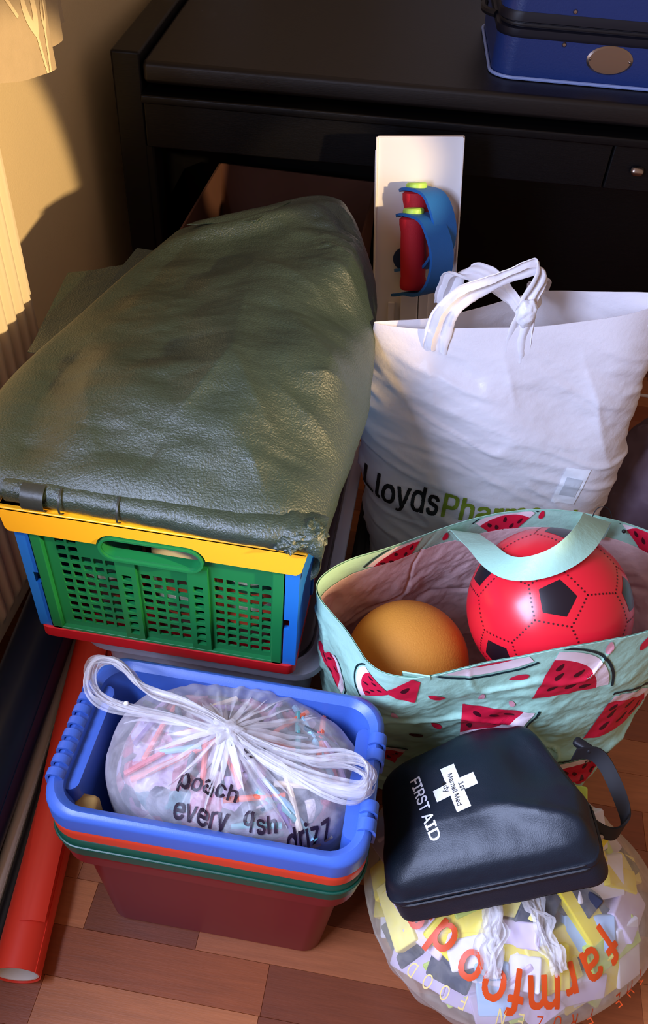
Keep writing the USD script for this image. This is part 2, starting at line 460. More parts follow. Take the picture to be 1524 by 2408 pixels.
P = np.stack([np.repeat(path[:, :1], 40, 1) - .02 * tz[None] + .012 * fbm(np.stack([np.repeat(path[:, 1:], 40, 1), Z, Z * 0], 2), 7, 13), np.repeat(path[:, 1:], 40, 1), Z], 2)
CUR = P
ct.part('cloth', sheet(P, .0012), M_CURTAIN, smooth=60)


def cur_map(q):
    from scipy.ndimage import map_coordinates
    yy_ = np.maximum.accumulate(path[:, 1]); u = np.interp(q[:, 0], yy_ + np.arange(300) * 1e-7, np.arange(300)); v = (q[:, 1] - .957) / (2.05 - .957) * 39
    N = gnormal(CUR)
    c = [map_coordinates(CUR[..., k], [u, v], order=1, mode='nearest') for k in range(3)]
    d = [map_coordinates(N[..., k], [u, v], order=1, mode='nearest') for k in range(3)]
    return np.stack(c, 1) + np.stack(d, 1) * np.where(np.stack(d, 1)[:, :1] > 0, 1, -1) * .0014


def leaf(l, w, hole=.35):
    t = np.linspace(0, 1, 16); s = w * np.sin(math.pi * t) ** .8
    o = sg.Polygon(np.vstack([np.column_stack([s, t * l]), np.column_stack([-s, t * l])[::-1]])).buffer(0)
    i = sa.translate(sa.scale(o, hole, .62, origin=(0, 0)), 0, l * .28)
    return o.difference(i)


for (y, z, a, l, w) in ((1.275, 1.005, 12, .085, .018), (1.300, 1.01, -6, .05, .008), (1.42, 1.03, 8, .07, .016), (1.2, 1.08, 40, .08, .018), (1.52, 1.05, 8, .07, .02), (1.12, 1.0, -25, .1, .02)):
    g = sa.translate(sa.rotate(leaf(l, w), a, origin=(0, 0)), y, z)
    g = g.union(sa.translate(sa.rotate(sg.box(-.003, -.055, .003, .005), a, origin=(0, 0)), y, z))
    d = decal(g, cur_map, .008)
    if d is not None:
        ct.part('leaf_print', d, M_LEAF, smooth=True)

# ------------------------------------------------------------------ desk
DA = 4.1
DO = A([-.67, 1.92, 0.0])


def dsk(x0, x1, y0, y1, z0, z1, r=.003):
    """a board in desk axes: x along the front from the inside of the left cheek, y back"""
    b = rot(box(x0, x1, y0, y1, z0, z1, r), DA); b.apply_translation(DO); return b


de = T('desk', 'black-brown wooden desk with drawer rail in the dark corner', 'desk', (-.2, 2.3, 0))
de.part('desktop', dsk(.004, 1.62, -.012, .78, .738, .785, .011), M_BLACK_TOP)
de.part('side_cheek', dsk(-.066, .0, -.005, .80, .30, .80, .006), M_BLACK)
de.part('ledge', dsk(.0, 1.62, -.032, .75, .703, .722, .004), M_BLACK, label='protruding ledge below the desktop')
de.part('drawer_front', dsk(.0, 1.05, -.012, .01, .60, .703, .004), M_BLACK)
de.part('drawer_front', dsk(1.053, 1.62, -.012, .01, .60, .703, .004), M_BLACK)
de.part('drawer_box', dsk(.02, 1.60, .01, .6, .61, .70, .003), M_BLACK)
for x0, y0 in ((-.066, -.004), (1.60, -.004), (-.066, .72), (1.60, .72)):
    lg = loft([rr_ring(x0 + .04, y0 + .035, .04, .035, .006, .60), rr_ring(x0 + .052, y0 + .035, .04, .03, .006, 0)])
    lg = rot(lg, DA); lg.apply_translation(DO); de.part('leg', lg, M_BLACK)
de.part('back_panel', dsk(-.06, 1.62, .78, .80, .1, .78), M_BLACK)
de.part('modesty_panel', dsk(-.05, 1.60, .36, .38, .0, .62), M_BLACK)
de.part('side_panel', dsk(-.064, -.05, .05, .75, .05, .6), M_BLACK)
kb = dsk(1.10, 1.13, -.03, -.012, .64, .66, .008)
de.part('drawer_knob', kb, M_METAL, label='pale metal knob')

# ------------------------------------------------------------------ suitcase on the desk
SA = 4.1
su = T('suitcase', 'blue suitcase with navy zip band and oval badge lying on the desk', 'suitcase', (.38, 2.2, .786))
SO = A([.088, 2.055, .786])


def sput(mesh):
    mesh = rot(mesh, SA); mesh.apply_translation(SO); return mesh


SW, SD, SH = .58, .40, .215


def suit_ring(ins, z, r=.05):
    return rr_ring(SW / 2, SD / 2, SW / 2 - ins, SD / 2 - ins, r, z, 10)


su.part('lower_shell', sput(loft([suit_ring(.012, 0.002), suit_ring(.003, .003), suit_ring(.0, .02), suit_ring(.0, .088)])), M_SUIT)
su.part('upper_shell', sput(loft([suit_ring(.0, .130), suit_ring(.0, .195), suit_ring(.003, .211), suit_ring(.012, .213), suit_ring(.1, .218)])), M_SUIT)
su.part('zip_band', sput(loft([suit_ring(-.001, .084), suit_ring(-.003, .090), suit_ring(-.003, .101), suit_ring(.004, .104), suit_ring(.004, .113), suit_ring(-.003, .116), suit_ring(-.003, .128), suit_ring(-.001, .134)])), M_SUITBAND)
su.part('zip_teeth', sput(loft([suit_ring(.002, .1055), suit_ring(.001, .1085), suit_ring(.002, .1115)])), M_STRAP)
for z in (.004, .211):
    su.part('piping', sput(sweep(suit_ring(-.0015, z), .0038, 8, True)), M_PIPING, label='pale blue piping')
for x, z in ((.150, .142), (.143, .078), (.40, .142), (.40, .078)):
    su.part('rivet', sput(rot(trimesh.creation.revolve(A([[0, .004], [.003, .0035], [.0045, .0015], [.005, 0]]), sections=14), 90, axis=(1, 0, 0)).apply_translation([x, -.001, z])), M_METAL)
bd = trimesh.creation.revolve(A([[0, .004], [.9, .004], [1.0, .001], [1.0, 0]]) * [1, 1], sections=40)
bd.apply_scale([.050, .029, 1]); bd = rot(bd, 90, axis=(1, 0, 0)); bd.apply_translation([.247, -.0005, .055])
bp = su.part('badge', sput(bd), M_METAL, smooth=30, label='oval metal badge')
for x in (.204, .290):
    s = trimesh.creation.icosphere(2, .003); s.apply_translation([x, -.0045, .056]); su.part('badge_rivet', sput(s), M_METAL, parent=bp)
hd = sweep(spline([(-.002, .1, .10), (-.02, .12, .10), (-.022, .2, .1), (-.02, .28, .1), (-.002, .3, .1)], 24), .008, 8)
su.part('handle', sput(hd), M_STRAP)

# ------------------------------------------------------------------ open carton under the desk
cb = T('cardboard_box', 'open brown cardboard carton in the shade under the desk', 'box', (-.36, 2.0, 0))
X0, X1, YA, YB, ZT = -.578, -.150, 1.83, 2.215, .45
for b, n in ((box(X0, X0 + .005, YA, YB, 0, ZT), 'side_wall'), (box(X1 - .005, X1, YA, YB, 0, ZT), 'side_wall'), (box(X0, X1, YB - .005, YB, 0, ZT), 'back_wall'),
             (box(X0, X1, YA, YA + .005, 0, .40), 'front_wall'), (box(X0, X1, YA, YB, 0, .005), 'bottom')):
    cb.part(n, b, M_CARD, smooth=False)

# ------------------------------------------------------------------ white display box with two grips
wx = T('display_box', 'tall white open display box holding two red and blue hand grips', 'box', (0, 1.62, 0))
# axes of the leaning board: a across (0..W), b up, c out towards the room
TL, TR, BL = A([-.1315, 1.82, .718]), A([.0445, 1.82, .738]), A([-.080, 1.705, .30])
ex = (TR - TL) / np.linalg.norm(TR - TL)
ey = (TL - BL); ey -= ex * (ey @ ex); ey /= np.linalg.norm(ey)
ezb = np.cross(ex, ey)
WB = .1775
LB = TL[2] / ey[2] - .004
OB = TL - ey * LB


def wput(mesh):
    v = mesh.vertices; return trimesh.Trimesh(OB + v[:, :1] * ex + v[:, 1:2] * ey + v[:, 2:] * ezb, mesh.faces, process=False)


wx.part('backing_board', wput(box(0, WB, 0, LB, -.004, 0, .0005)), M_WHITECARD)
wx.part('side_wall', wput(box(-.003, 0, 0, LB + .001, -.03, .006, .0006)), M_WHITECARD)
wx.part('side_wall', wput(box(WB, WB + .003, 0, LB + .001, -.03, .012, .0006)), M_WHITECARD)
wx.part('top_wall', wput(box(0, WB, LB - .001, LB + .002, -.03, .003, .0006)), M_WHITECARD)
wx.part('rear_flap', wput(box(-.006, -.0035, 0, LB - .025, -.034, -.002, .0006)), M_WHITECARD)
for x0, x1, c, h in ((.030, .046, .012, .24), (.060, .098, .03, .30), (.100, .122, .012, .3)):
    wx.part('card_insert', wput(box(x0, x1, .02, h + .16, 0, c, .002)), M_WHITECARD)
gtop, gbot = A([-.033, 1.71, .608]), A([-.012, 1.66, .470])


def grip(top, bot):
    ax = top - bot; L = np.linalg.norm(ax); ez = ax / L
    d = A([.75, -.66, 0]); d -= ez * (d @ ez); d /= np.linalg.norm(d); w = np.cross(ez, d)
    pr = [[0, 0], [.026, 0], [.0285, .006], [.0285, .016], [.0265, .026], [.0275, L * .5], [.0265, L - .03], [.0295, L - .016], [.0295, L - .004], [.024, L], [0, L]]
    h = trimesh.creation.revolve(A(pr), sections=36)
    B = np.column_stack([d, w, ez])
    to = lambda v: bot + v @ B.T
    path = wx.part('grip', trimesh.Trimesh(to(h.vertices), h.faces, process=False), M_GRIPRED, smooth=35, label='red foam grip')
    pts = A([(-.062, -.020), (-.03, -.014), (0, -.008), (.035, -.006), (.062, .012), (.078, .045), (.080, .08), (.068, .115), (.045, L - .004), (.015, L + .004), (-.018, L + .005), (-.036, L + .001)])
    n = 60; q = spline(np.column_stack([pts[:, 0], np.zeros(len(pts)), pts[:, 1]]), n)
    hw = np.interp(np.linspace(0, 1, n), [0, .08, .22, .35, .7, .85, .95, 1], [.004, .018, .030, .034, .034, .030, .026, .016])
    wv = np.column_stack([np.zeros(n), hw, np.zeros(n)])
    g = ribbon(q, wv, .006)
    wx.part('guard', trimesh.Trimesh(to(g.vertices), g.faces, process=False), M_GRIPBLUE, smooth=40, label='curved blue hand guard', parent=path)
    c = trimesh.creation.revolve(A([[0, L + .018], [.019, L + .017], [.022, L + .014], [.0225, L + .006], [0, L + .006]]), sections=32)
    wx.part('cap', trimesh.Trimesh(to(c.vertices), c.faces, process=False), M_GRIPGREEN, smooth=40, label='lime green cap', parent=path)


grip(gtop, gbot)
grip(A([-.035, 1.762, .640]), A([-.014, 1.712, .502]))
ds = trimesh.creation.revolve(A([[0, 0], [.024, 0], [.024, .006], [0, .006]]), sections=30)
bp_ = A([.064, LB - .245, .012])
ds.apply_translation(bp_); wx.part('hub_disc', wput(ds), M_NAVY, label='dark blue round hub')

# ------------------------------------------------------------------ stack of nesting boxes
BCX, BCY = -.1655, .5535


def tub(rim_z, lip, hx, hy, bx, by, depth, r=.046, th=.0035, w=.016):
    c = (BCX, BCY); zb = rim_z - depth
    R = lambda a, b, rr, z: rr_ring(c[0], c[1], a, b, rr, z, 8)
    k = w
    return loft([R(bx, by, r * .6, zb), R(bx + .003, by + .003, r * .65, zb + .006), R(hx - k, hy - k, r * .8, rim_z - .022), R(hx - k, hy - k, r * .8, rim_z - .008),
                 R(hx - .004, hy - .004, r, rim_z - .010), R(hx - .003, hy - .003, r, rim_z - lip), R(hx, hy, r, rim_z - lip), R(hx, hy, r, rim_z - .012),
                 R(hx - .001, hy - .001, r, rim_z - .006), R(hx - .005, hy - .005, r, rim_z - .0015), R(hx - .009, hy - .009, r, rim_z), R(hx - .013, hy - .013, r * .9, rim_z - .002), R(hx - k - th, hy - k - th, r * .78, rim_z - .008),
                 R(hx - k - th - .001, hy - k - th - .001, r * .78, rim_z - .022),
                 R(bx - th, by - th, r * .6, zb + .006)])


def nest(name, label, mt, rim_z, lip, ins, depth, k):
    t = T(name, label, 'storage box', (BCX, BCY, max(0, rim_z - depth)))
    t.part('tub', tub(rim_z, lip, .2105 - ins, .1235 - ins, .165 - .006 * k, .100 - .007 * k, depth), mt, smooth=35)
    return t


b4 = nest('storage_box', 'dark red plastic storage box at the bottom of the nested stack', M_DKRED, .275, .032, .004, .275, 0)
b3 = nest('storage_box', 'dark green plastic storage box, second from bottom of the nested stack', M_DKGREEN, .318, .040, .0005, .275, 1)
b2 = nest('storage_box', 'orange red plastic storage box directly under the blue one', M_ORANGERED, .352, .026, .0005, .275, 2)
b1 = nest('storage_box', 'blue plastic storage box on top of the stack, holding a knotted clear bag', M_BLUE, .390, .038, 0, .275, 3)
b3.part('rim_bead', sweep(rr_ring(BCX, BCY, .2108, .1238, .046, .303, 8), .0022, 8, True), M_DKGREEN)
for k in range(8):
    y = .484 + k * .0190
    pts = [(-.3785, y, .358), (-.379, y, .380), (-.376, y, .3905), (-.369, y, .3935), (-.362, y, .3915), (-.3585, y, .385)]
    b1.part('grip_ridge', ribbon(spline(pts, 14), np.tile([0, .0055, 0], (14, 1)), .004), M_BLUE)
for y in (.488, .512, .586, .610):
    pts = [(.0475, y, .358), (.048, y, .380), (.045, y, .3905), (.038, y, .3935), (.031, y, .3915), (.027, y, .384)]
    b1.part('grip_ridge', ribbon(spline(pts, 14), np.tile([0, .008, 0], (14, 1)), .004), M_BLUE)
for x0, x1, sx in ((-.362, -.340, 1), (.009, .031, -1)):
    q = loft([rr_ring((x0 + x1) / 2, BCY, .012, .080, .012, z) for z in (.30, .362, .371)]); b1.part('inner_ledge', q, M_BLUE)

# ------------------------------------------------------------------ knotted clear bag in the blue box
KN = A([-.162, .565, .422])
ca, cbb, ccx, ccy = .175, .112, -.152, .561


def h_clear(x, y, detail=True):
    dx, dy = x - KN[0], y - KN[1]; th = np.arctan2(dy, dx)
    ex_, ey_ = (x - ccx) / ca, (y - ccy) / cbb
    rho = np.sqrt(np.abs(ex_) ** 2.4 + np.abs(ey_) ** 2.4)
    rr = np.sqrt((dx / ca) ** 2 + (dy / cbb) ** 2)
    z = .342 + .054 * np.sqrt(np.clip(1 - rho ** 4, 0, 1)) + .026 * np.exp(-(rr / .35) ** 2)
    if detail:
        q = np.column_stack([np.cos(th) * 2.2, np.sin(th) * 2.2, rr * .6])
        pl = np.sin(th * 17 + 3 * fbm(q, 1.0, 3)) + .7 * np.sin(th * 29 + 5 * fbm(q, 1.3, 4))
        z = z + .0045 * pl * np.clip(rr * 3, 0, 1) * np.clip(1.25 - rho, 0.1, 1)
        z = z + .03 * fbm(np.column_stack([x, y, x * 0]), 16, 5) * np.clip(rr * 2, 0, 1)
    return z


cbag = T('carrier_bag', 'knotted clear carrier bag of craft bits in the blue box', 'plastic bag', (ccx, ccy, .1))
nr, nt = 70, 260
rr_ = np.linspace(0.012, 1, nr) ** .8; tt = np.linspace(0, 2 * math.pi, nt, endpoint=False)
RRr, TT = np.meshgrid(rr_, tt, indexing='ij')
sup = (np.abs(np.cos(TT)) ** 2.4 + np.abs(np.sin(TT)) ** 2.4) ** (-1 / 2.4)
ex_ = ccx + ca * sup * np.cos(TT); ey_ = ccy + cbb * sup * np.sin(TT)
X = KN[0] + (ex_ - KN[0]) * RRr; Y = KN[1] + (ey_ - KN[1]) * RRr
Zc = h_clear(X.ravel(), Y.ravel()).reshape(X.shape)
P = np.stack([X, Y, Zc], 2)
sk = []
for k in range(1, 9):
    f_ = k / 8; q = P[-1].copy(); c = A([ccx, ccy])
    q[:, :2] = c + (q[:, :2] - c) * (1 + .035 * math.sin(f_ * 2.2) - .10 * f_ ** 2); q[:, 2] = q[:, 2] - .17 * f_ ** 1.2
    sk.append(q)
P = np.concatenate([P, A(sk)], 0)
cbag.part('film', grid(P, False, True), M_FILM, smooth=True)


def film_strips(pts, n, seed, spread, w0):
    g = np.random.default_rng(seed); out = []
    m_ = 60; p = spline(pts, m_); tg = np.gradient(p, axis=0); tg /= np.linalg.norm(tg, axis=1, keepdims=True)
    env = np.sin(np.linspace(.12, math.pi - .12, m_))[:, None]
    for k in range(n):
        oo = spline(g.normal(0, 1, (6, 3)), m_) * spread * env
        a = g.uniform(0, 6) + np.cumsum(g.normal(0, .10, m_)); up = np.cross(tg, [0, 0, 1.0]); up /= np.linalg.norm(up, axis=1, keepdims=True); vv = np.cross(up, tg)
        w = (np.cos(a)[:, None] * up + np.sin(a)[:, None] * vv) * (w0 * g.uniform(.5, 1.1) * (1 - .35 * env))
        kk = np.linspace(-1, 1, 7); P_ = (p + oo)[:, None] + w[:, None] * kk[None, :, None]
        P_[..., 2] += .003 * np.sin(kk * 5 + k)[None]
        out.append(grid(P_))
    return cat(*out)


Lp = [(-.165, .575, .422), (-.233, .592, .430), (-.288, .602, .430), (-.341, .635, .430), (-.362, .632, .428), (-.364, .612, .424), (-.345, .588, .422), (-.310, .577, .422), (-.252, .574, .422), (-.175, .564, .420)]
Rp = [(-.158, .568, .420), (-.098, .556, .416), (-.030, .550, .414), (.012, .559, .412), (.032, .550, .410), (.030, .527, .408), (-.003, .517, .408), (-.048, .523, .410), (-.107, .542, .414), (-.158, .562, .420)]
cbag.part('handle', film_strips(Lp, 7, 1, .005, .008), M_FILMDENSE, smooth=True)
cbag.part('handle', film_strips(Rp, 8, 2, .006, .009), M_FILMDENSE, smooth=True)
kn = trimesh.creation.icosphere(4, 1.0); v = kn.vertices
d = 1 + .35 * np.sin(np.arctan2(v[:, 1], v[:, 0]) * 6)[:, None] * (1 - np.abs(v[:, 2:])) + .5 * fbm(v, 2.0, 7)[:, None]
kn.vertices = KN + v * d * [.020, .015, .013]
cbag.part('knot', kn, M_FILMDENSE, smooth=True)
fold = []
g = np.random.default_rng(77)
for k in range(46):
    a = g.uniform(0, 2 * math.pi); n = 24; t_ = np.linspace(.02, 1, n); e = (np.abs(math.cos(a)) ** 2.4 + np.abs(math.sin(a)) ** 2.4) ** (-1 / 2.4); L_ = g.uniform(.3, .95)
    x = KN[0] + (ccx + ca * e * math.cos(a) - KN[0]) * t_ * L_; y = KN[1] + (ccy + cbb * e * math.sin(a) - KN[1]) * t_ * L_
    z = h_clear(x, y) + .0015
    wd = g.uniform(.002, .006) * np.sin(math.pi * (t_ * .8 + .2))
    fold.append(ribbon(np.column_stack([x, y, z]), np.column_stack([-math.sin(a) * wd, math.cos(a) * wd, g.uniform(-.002, .002) + 0 * t_]), .0004))
cbag.part('gathered_folds', cat(*fold), M_FILM, smooth=True, kind='stuff')


def on_clear(q):
    return np.column_stack([q, h_clear(q[:, 0], q[:, 1]) + .0030])


M_TXT = mat('dark_plum_ink', srgb(40, 24, 40), .5)
for s, h, x, y, a in (('poach', .020, -.169, .496, -4), ('every', .020, -.172, .463, -5), ('r', .018, -.148, .553, 12), ('e', .019, -.126, .543, 12), ('v', .019, -.110, .546, 30), ('q', .018, -.111, .468, 0), ('sh', .018, -.088, .470, 16),
                      ('every', .015, -.098, .443, -8), ('driz', .019, -.040, .471, 30), ('z', .019, -.012, .488, 40), ('y', .018, -.014, .455, 30), ('r', .016, -.040, .441, 40)):
    d = decal((s, h, True), on_clear, .004, (x, y, a))
    if d is not None:
        cbag.part('lettering', d, M_TXT, smooth=True, label=f'dark printed word {s}')
for x, y in ((-.300, .577), (-.155, .447), (-.205, .448)):
    b_ = trimesh.creation.icosphere(2, .0036); b_.apply_translation([x, y, .428 if y > .5 else float(h_clear(A([x]), A([y]))[0]) + .003])
    single('foam_bead', b_, M_WHITE, 'tiny white foam bead on the left loop of the clear bag' if y > .5 else f'tiny white foam bead on the clear bag near the blue rim, {"right" if x > -.18 else "left"} of two', 'bead', group='foam beads on the clear bag')
# what the bag holds
rng = np.random.default_rng(5)
PAL = [('pink', (238, 130, 120)), ('rose', (214, 110, 120)), ('lilac', (196, 170, 214)), ('teal', (96, 160, 160)), ('sky', (150, 200, 224)), ('cream', (232, 212, 190)), ('coral', (226, 110, 80)), ('violet', (120, 84, 150)), ('slate', (92, 104, 112))]
PM = {n: mat('craft_' + n, srgb(*c), .6) for n, c in PAL}
lab = {n: n for n, _ in PAL}
fixed = [(-.254, .575, 78, .10, 'pink'), (-.232, .545, 35, .13, 'rose'), (-.222, .530, 30, .12, 'pink'), (-.085, .615, 55, .07, 'coral'), (-.050, .600, -55, .12, 'sky'), (-.070, .593, -80, .09, 'teal'), (-.185, .625, 40, .05, 'cream'), (-.025, .575, -60, .08, 'rose'), (-.075, .495, -40, .09, 'violet'), (-.110, .500, 15, .08, 'coral')]
for k in range(34):
    if k < len(fixed):
        x, y, a, l, c = fixed[k]
    else:
        x, y = rng.uniform(-.29, -.01), rng.uniform(.46, .63); a = rng.uniform(-90, 90); l = rng.uniform(.05, .10); c = PAL[rng.integers(len(PAL))][0]
    dx, dy = math.cos(math.radians(a)) * l / 2, math.sin(math.radians(a)) * l / 2
    xs, ys = A([x - dx, x, x + dx]), A([y - dy, y, y + dy])
    xs, ys = np.clip(xs, -.295, .005), np.clip(ys, .462, .650)
    z = np.minimum(h_clear(xs, ys, False) - .010, .408)
    single('craft_stick', sweep(np.column_stack([xs, ys, z])[[0, 1, 2]], .0042, 8), PM[c], f'{c} craft stick {where(x - KN[0], y - KN[1], .04)} the knotted clear bag', 'craft stick', group=f'{c} craft sticks {where(x - KN[0], y - KN[1], .04)} the clear bag')
RRr, TT = np.meshgrid(np.linspace(.01, .93, 60), np.linspace(0, 2 * math.pi, 160, endpoint=False), indexing='ij')
sup = (np.abs(np.cos(TT)) ** 2.4 + np.abs(np.sin(TT)) ** 2.4) ** (-1 / 2.4)
X, Y = ccx + ca * sup * np.cos(TT) * RRr, ccy + cbb * sup * np.sin(TT) * RRr
Zt = h_clear(X.ravel(), Y.ravel(), False).reshape(X.shape) - .020 + .018 * fbm(np.stack([X, Y, X * 0], 2), 55, 9) - .35 * np.clip(RRr - .84, 0, 1)
single('tissue_scraps', grid(np.stack([X, Y, Zt], 2), False, True), M_LILAC, 'mixed lilac, rose and grey paper scraps filling the knotted clear bag', 'paper scraps', smooth=60, kind='stuff')
single('foam_block', box(-.350, -.316, .452, .49, .20, .338, .008), mat('tan_foam', srgb(190, 150, 80), .8), 'tan foam block in the front left corner of the blue box', 'block')

# ------------------------------------------------------------------ folding crate on the clear tub
CZ = .285
cr = T('folding_crate', 'folding crate with yellow rim, green mesh end, blue sides and red base', 'crate', (-.308, 1.05, CZ))
CX0, CX1, CY0, CY1 = -.513, -.102, .755, 1.320
cxm, cym = (CX0 + CX1) / 2, (CY0 + CY1) / 2; chx, chy = (CX1 - CX0) / 2, (CY1 - CY0) / 2
cr.part('base', loft([rr_ring(cxm, cym, chx - .012, chy - .012, .012, CZ), rr_ring(cxm, cym, chx - .003, chy - .003, .014, CZ + .001), rr_ring(cxm, cym, chx, chy, .014, CZ + .006), rr_ring(cxm, cym, chx, chy, .014, CZ + .027),
                      rr_ring(cxm, cym, chx - .004, chy - .004, .012, CZ + .028), rr_ring(cxm, cym, chx - .005, chy - .005, .012, CZ + .010)]), M_RED)
# green end panel: a mesh of rounded holes between two ribs, in panel axes x 0..W, z 0..H
PW, PH = .367, .232
px0, pz0 = CX0 + .022, CZ + .020


def hole(x, z, w, h):
    return sg.box(x - w / 2 + .002, z - h / 2 + .002, x + w / 2 - .002, z + h / 2 - .002).buffer(.002, quad_segs=2)


holes = []
U = lambda k: k * PW


def bay(x0, x1, nc, rows, skip=lambda i, j: False):
    pw = (x1 - x0) / nc
    for i in range(nc):
        for j in rows:
            if not skip(i, j):
                holes.append(hole(x0 + (i + .5) * pw, .020 + (j + .5) * .0182, pw * .78, .0128))


bay(U(.085), U(.325), 5, range(11), lambda i, j: j > 8 and i > 1)
bay(U(.345), U(.395), 1, range(8))
bay(U(.415), U(.615), 4, range(8))
bay(U(.635), U(.685), 1, range(8))
bay(U(.715), U(.955), 5, range(9))
panel = sg.box(0, 0, PW, PH).difference(shapely.union_all(holes))
panel = panel.difference(sa.translate(sg.LineString([(-.052, 0), (.052, 0)]).buffer(.0215), U(.492), CZ + .247 - pz0))
cr.part('end_panel', ext(panel, .004, (px0, CY0 + .014, pz0), (1, 0, 0), (0, 0, 1)), M_GREEN, smooth=False, label='green perforated end panel')
for x0, x1, y in ((0, .016, .0), (PW - .016, PW, .0), (U(.330), U(.410), -.004), (U(.620), U(.700), -.004)):
    if y < 0:
        band = sg.box(x0, .0, x1, PH - .03).difference(shapely.union_all([g for g in holes if g.centroid.x > x0 and g.centroid.x < x1]))
        g = ext(band, .010, (px0, CY0 + .013, pz0), (1, 0, 0), (0, 0, 1))
    else:
        g = box(px0 + x0, px0 + x1, CY0 + .002, CY0 + .016, pz0, pz0 + PH, .0015)
    cr.part('panel_rib', g, M_GREEN, smooth=30)
cr.part('panel_rib', box(px0, px0 + PW, CY0 + .002, CY0 + .016, pz0 - .002, pz0 + .012, .0015), M_GREEN)


def stad(w, h):
    return sg.LineString([(-w / 2 + h / 2, 0), (w / 2 - h / 2, 0)]).buffer(h / 2, quad_segs=12)


hz = CZ + .247; hxm = px0 + U(.492)
oring = stad(.150, .046)
cr.part('handle', cat(ext(oring.difference(stad(.143, .039)), .020, (hxm, CY0 + .012, hz), (1, 0, 0), (0, 0, 1)),
                      ext(sg.box(-.072, -.030, .072, .0).intersection(stad(.150, .046)).difference(stad(.143, .034).buffer(-.001)), .016, (hxm, CY0 + .012, hz), (1, 0, 0), (0, 0, 1))), M_GREEN, smooth=30, label='oval green handle cup')
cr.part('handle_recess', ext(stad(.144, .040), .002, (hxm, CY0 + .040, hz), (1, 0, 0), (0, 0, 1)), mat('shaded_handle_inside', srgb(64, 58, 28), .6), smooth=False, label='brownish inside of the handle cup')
for sx, xa in ((1, CX0), (-1, CX1)):
    x1 = xa + sx * .010
    cr.part('side_panel', box(min(xa, x1), max(xa, x1), CY0 + .010, CY1 - .01, CZ + .028, CZ + .252, .002), M_CRATEBLUE, label='blue side panel')
    xw = xa + sx * .020
    fp = sg.box(0, 0, .020, .223).difference(sg.box(.012, .105, .021, .128)) if sx > 0 else sg.box(0, 0, .020, .223).difference(sg.box(-.001, .088, .008, .11))
    cr.part('corner_post', ext(fp, .008, (min(xa, xw), CY0 + .012, CZ + .028), (1, 0, 0), (0, 0, 1)), M_CRATEBLUE, smooth=False, label='blue corner flange')
for y in (.9, 1.02, 1.14, 1.26):
    cr.part('side_rib', box(CX1 - .004, CX1 + .004, y, y + .012, CZ + .03, CZ + .25, .002), M_CRATEBLUE)
cr.part('back_panel', box(px0, px0 + PW, CY1 - .018, CY1 - .012, CZ + .02, CZ + .252, .002), M_GREEN)
band = sg.Polygon([(CX0 - .010, CZ + .296), (CX0 - .006, CZ + .256), (CX0 - .001, CZ + .251), (CX1 - .004, CZ + .251), (CX1 + .003, CZ + .258), (CX1 + .010, CZ + .296)]).buffer(.0)
band = band.difference(sa.translate(stad(.156, .052), hxm, hz))
cr.part('rim', cat(ext(band, .004, (0, CY0 - .001, 0), (1, 0, 0), (0, 0, 1)),
                   ext(band.buffer(0), .004, (0, CY1 + .002, 0), (1, 0, 0), (0, 0, 1)),
                   box(CX0 - .010, CX0 - .005, CY0, CY1, CZ + .254, CZ + .296, .0015), box(CX1 + .005, CX1 + .010, CY0 + .03, CY1, CZ + .262, CZ + .296, .0015),
                   box(CX0 - .010, CX1 + .010, CY0 - .005, CY0 + .03, CZ + .291, CZ + .297, .002), box(CX0 - .010, CX1 + .010, CY1 - .03, CY1, CZ + .291, CZ + .297, .002),
                   box(CX0 - .010, CX0 + .03, CY0, CY1, CZ + .291, CZ + .297, .002), box(CX1 - .03, CX1 + .010, CY0, CY1, CZ + .291, CZ + .297, .002)), M_YELLOW, smooth=30, label='yellow top rim')
# what shows through the crate's mesh
rng = np.random.default_rng(3)
ORD = ('lowest', 'second from bottom', 'third from bottom', 'fourth from bottom', 'fifth from bottom', 'third from top', 'second from top', 'topmost')
DC = {'orange': mat('disc_orange', srgb(236, 96, 56), .5), 'cream': mat('disc_cream', srgb(226, 222, 190), .5), 'dark': mat('disc_brown', srgb(96, 58, 44), .6), 'green': mat('disc_green', srgb(40, 90, 60), .5)}
for k, (x, seqn) in enumerate(((-.415, ['dark', 'green', 'dark', 'orange', 'dark', 'dark', 'cream', 'green']), (-.295, ['dark', 'dark', 'orange', 'dark', 'cream', 'orange', 'dark', 'cream']), (-.19, ['dark', 'dark', 'orange', 'cream', 'orange', 'orange', 'green', 'cream']))):
    z = CZ + .014
    for j, c in enumerate(seqn):
        h = rng.uniform(.013, .024)
        rad = rng.uniform(.048, .054)
        g = trimesh.creation.revolve(A([[0, 0], [rad - .003, 0], [rad, .003], [rad, h - .003], [rad - .004, h - .0005], [.015, h - .0005], [0, h - .0005]]), sections=28)
        g.apply_translation([x + rng.uniform(-.004, .004), .845 + rng.uniform(-.006, .01), z]); z += h
        pos = ('left', 'middle', 'right')[k]
        single('marker_disc', g, DC[c], f'{c} flat disc, {ORD[j]} in the {pos} pile behind the green mesh', 'disc', group='discs piled in the crate')

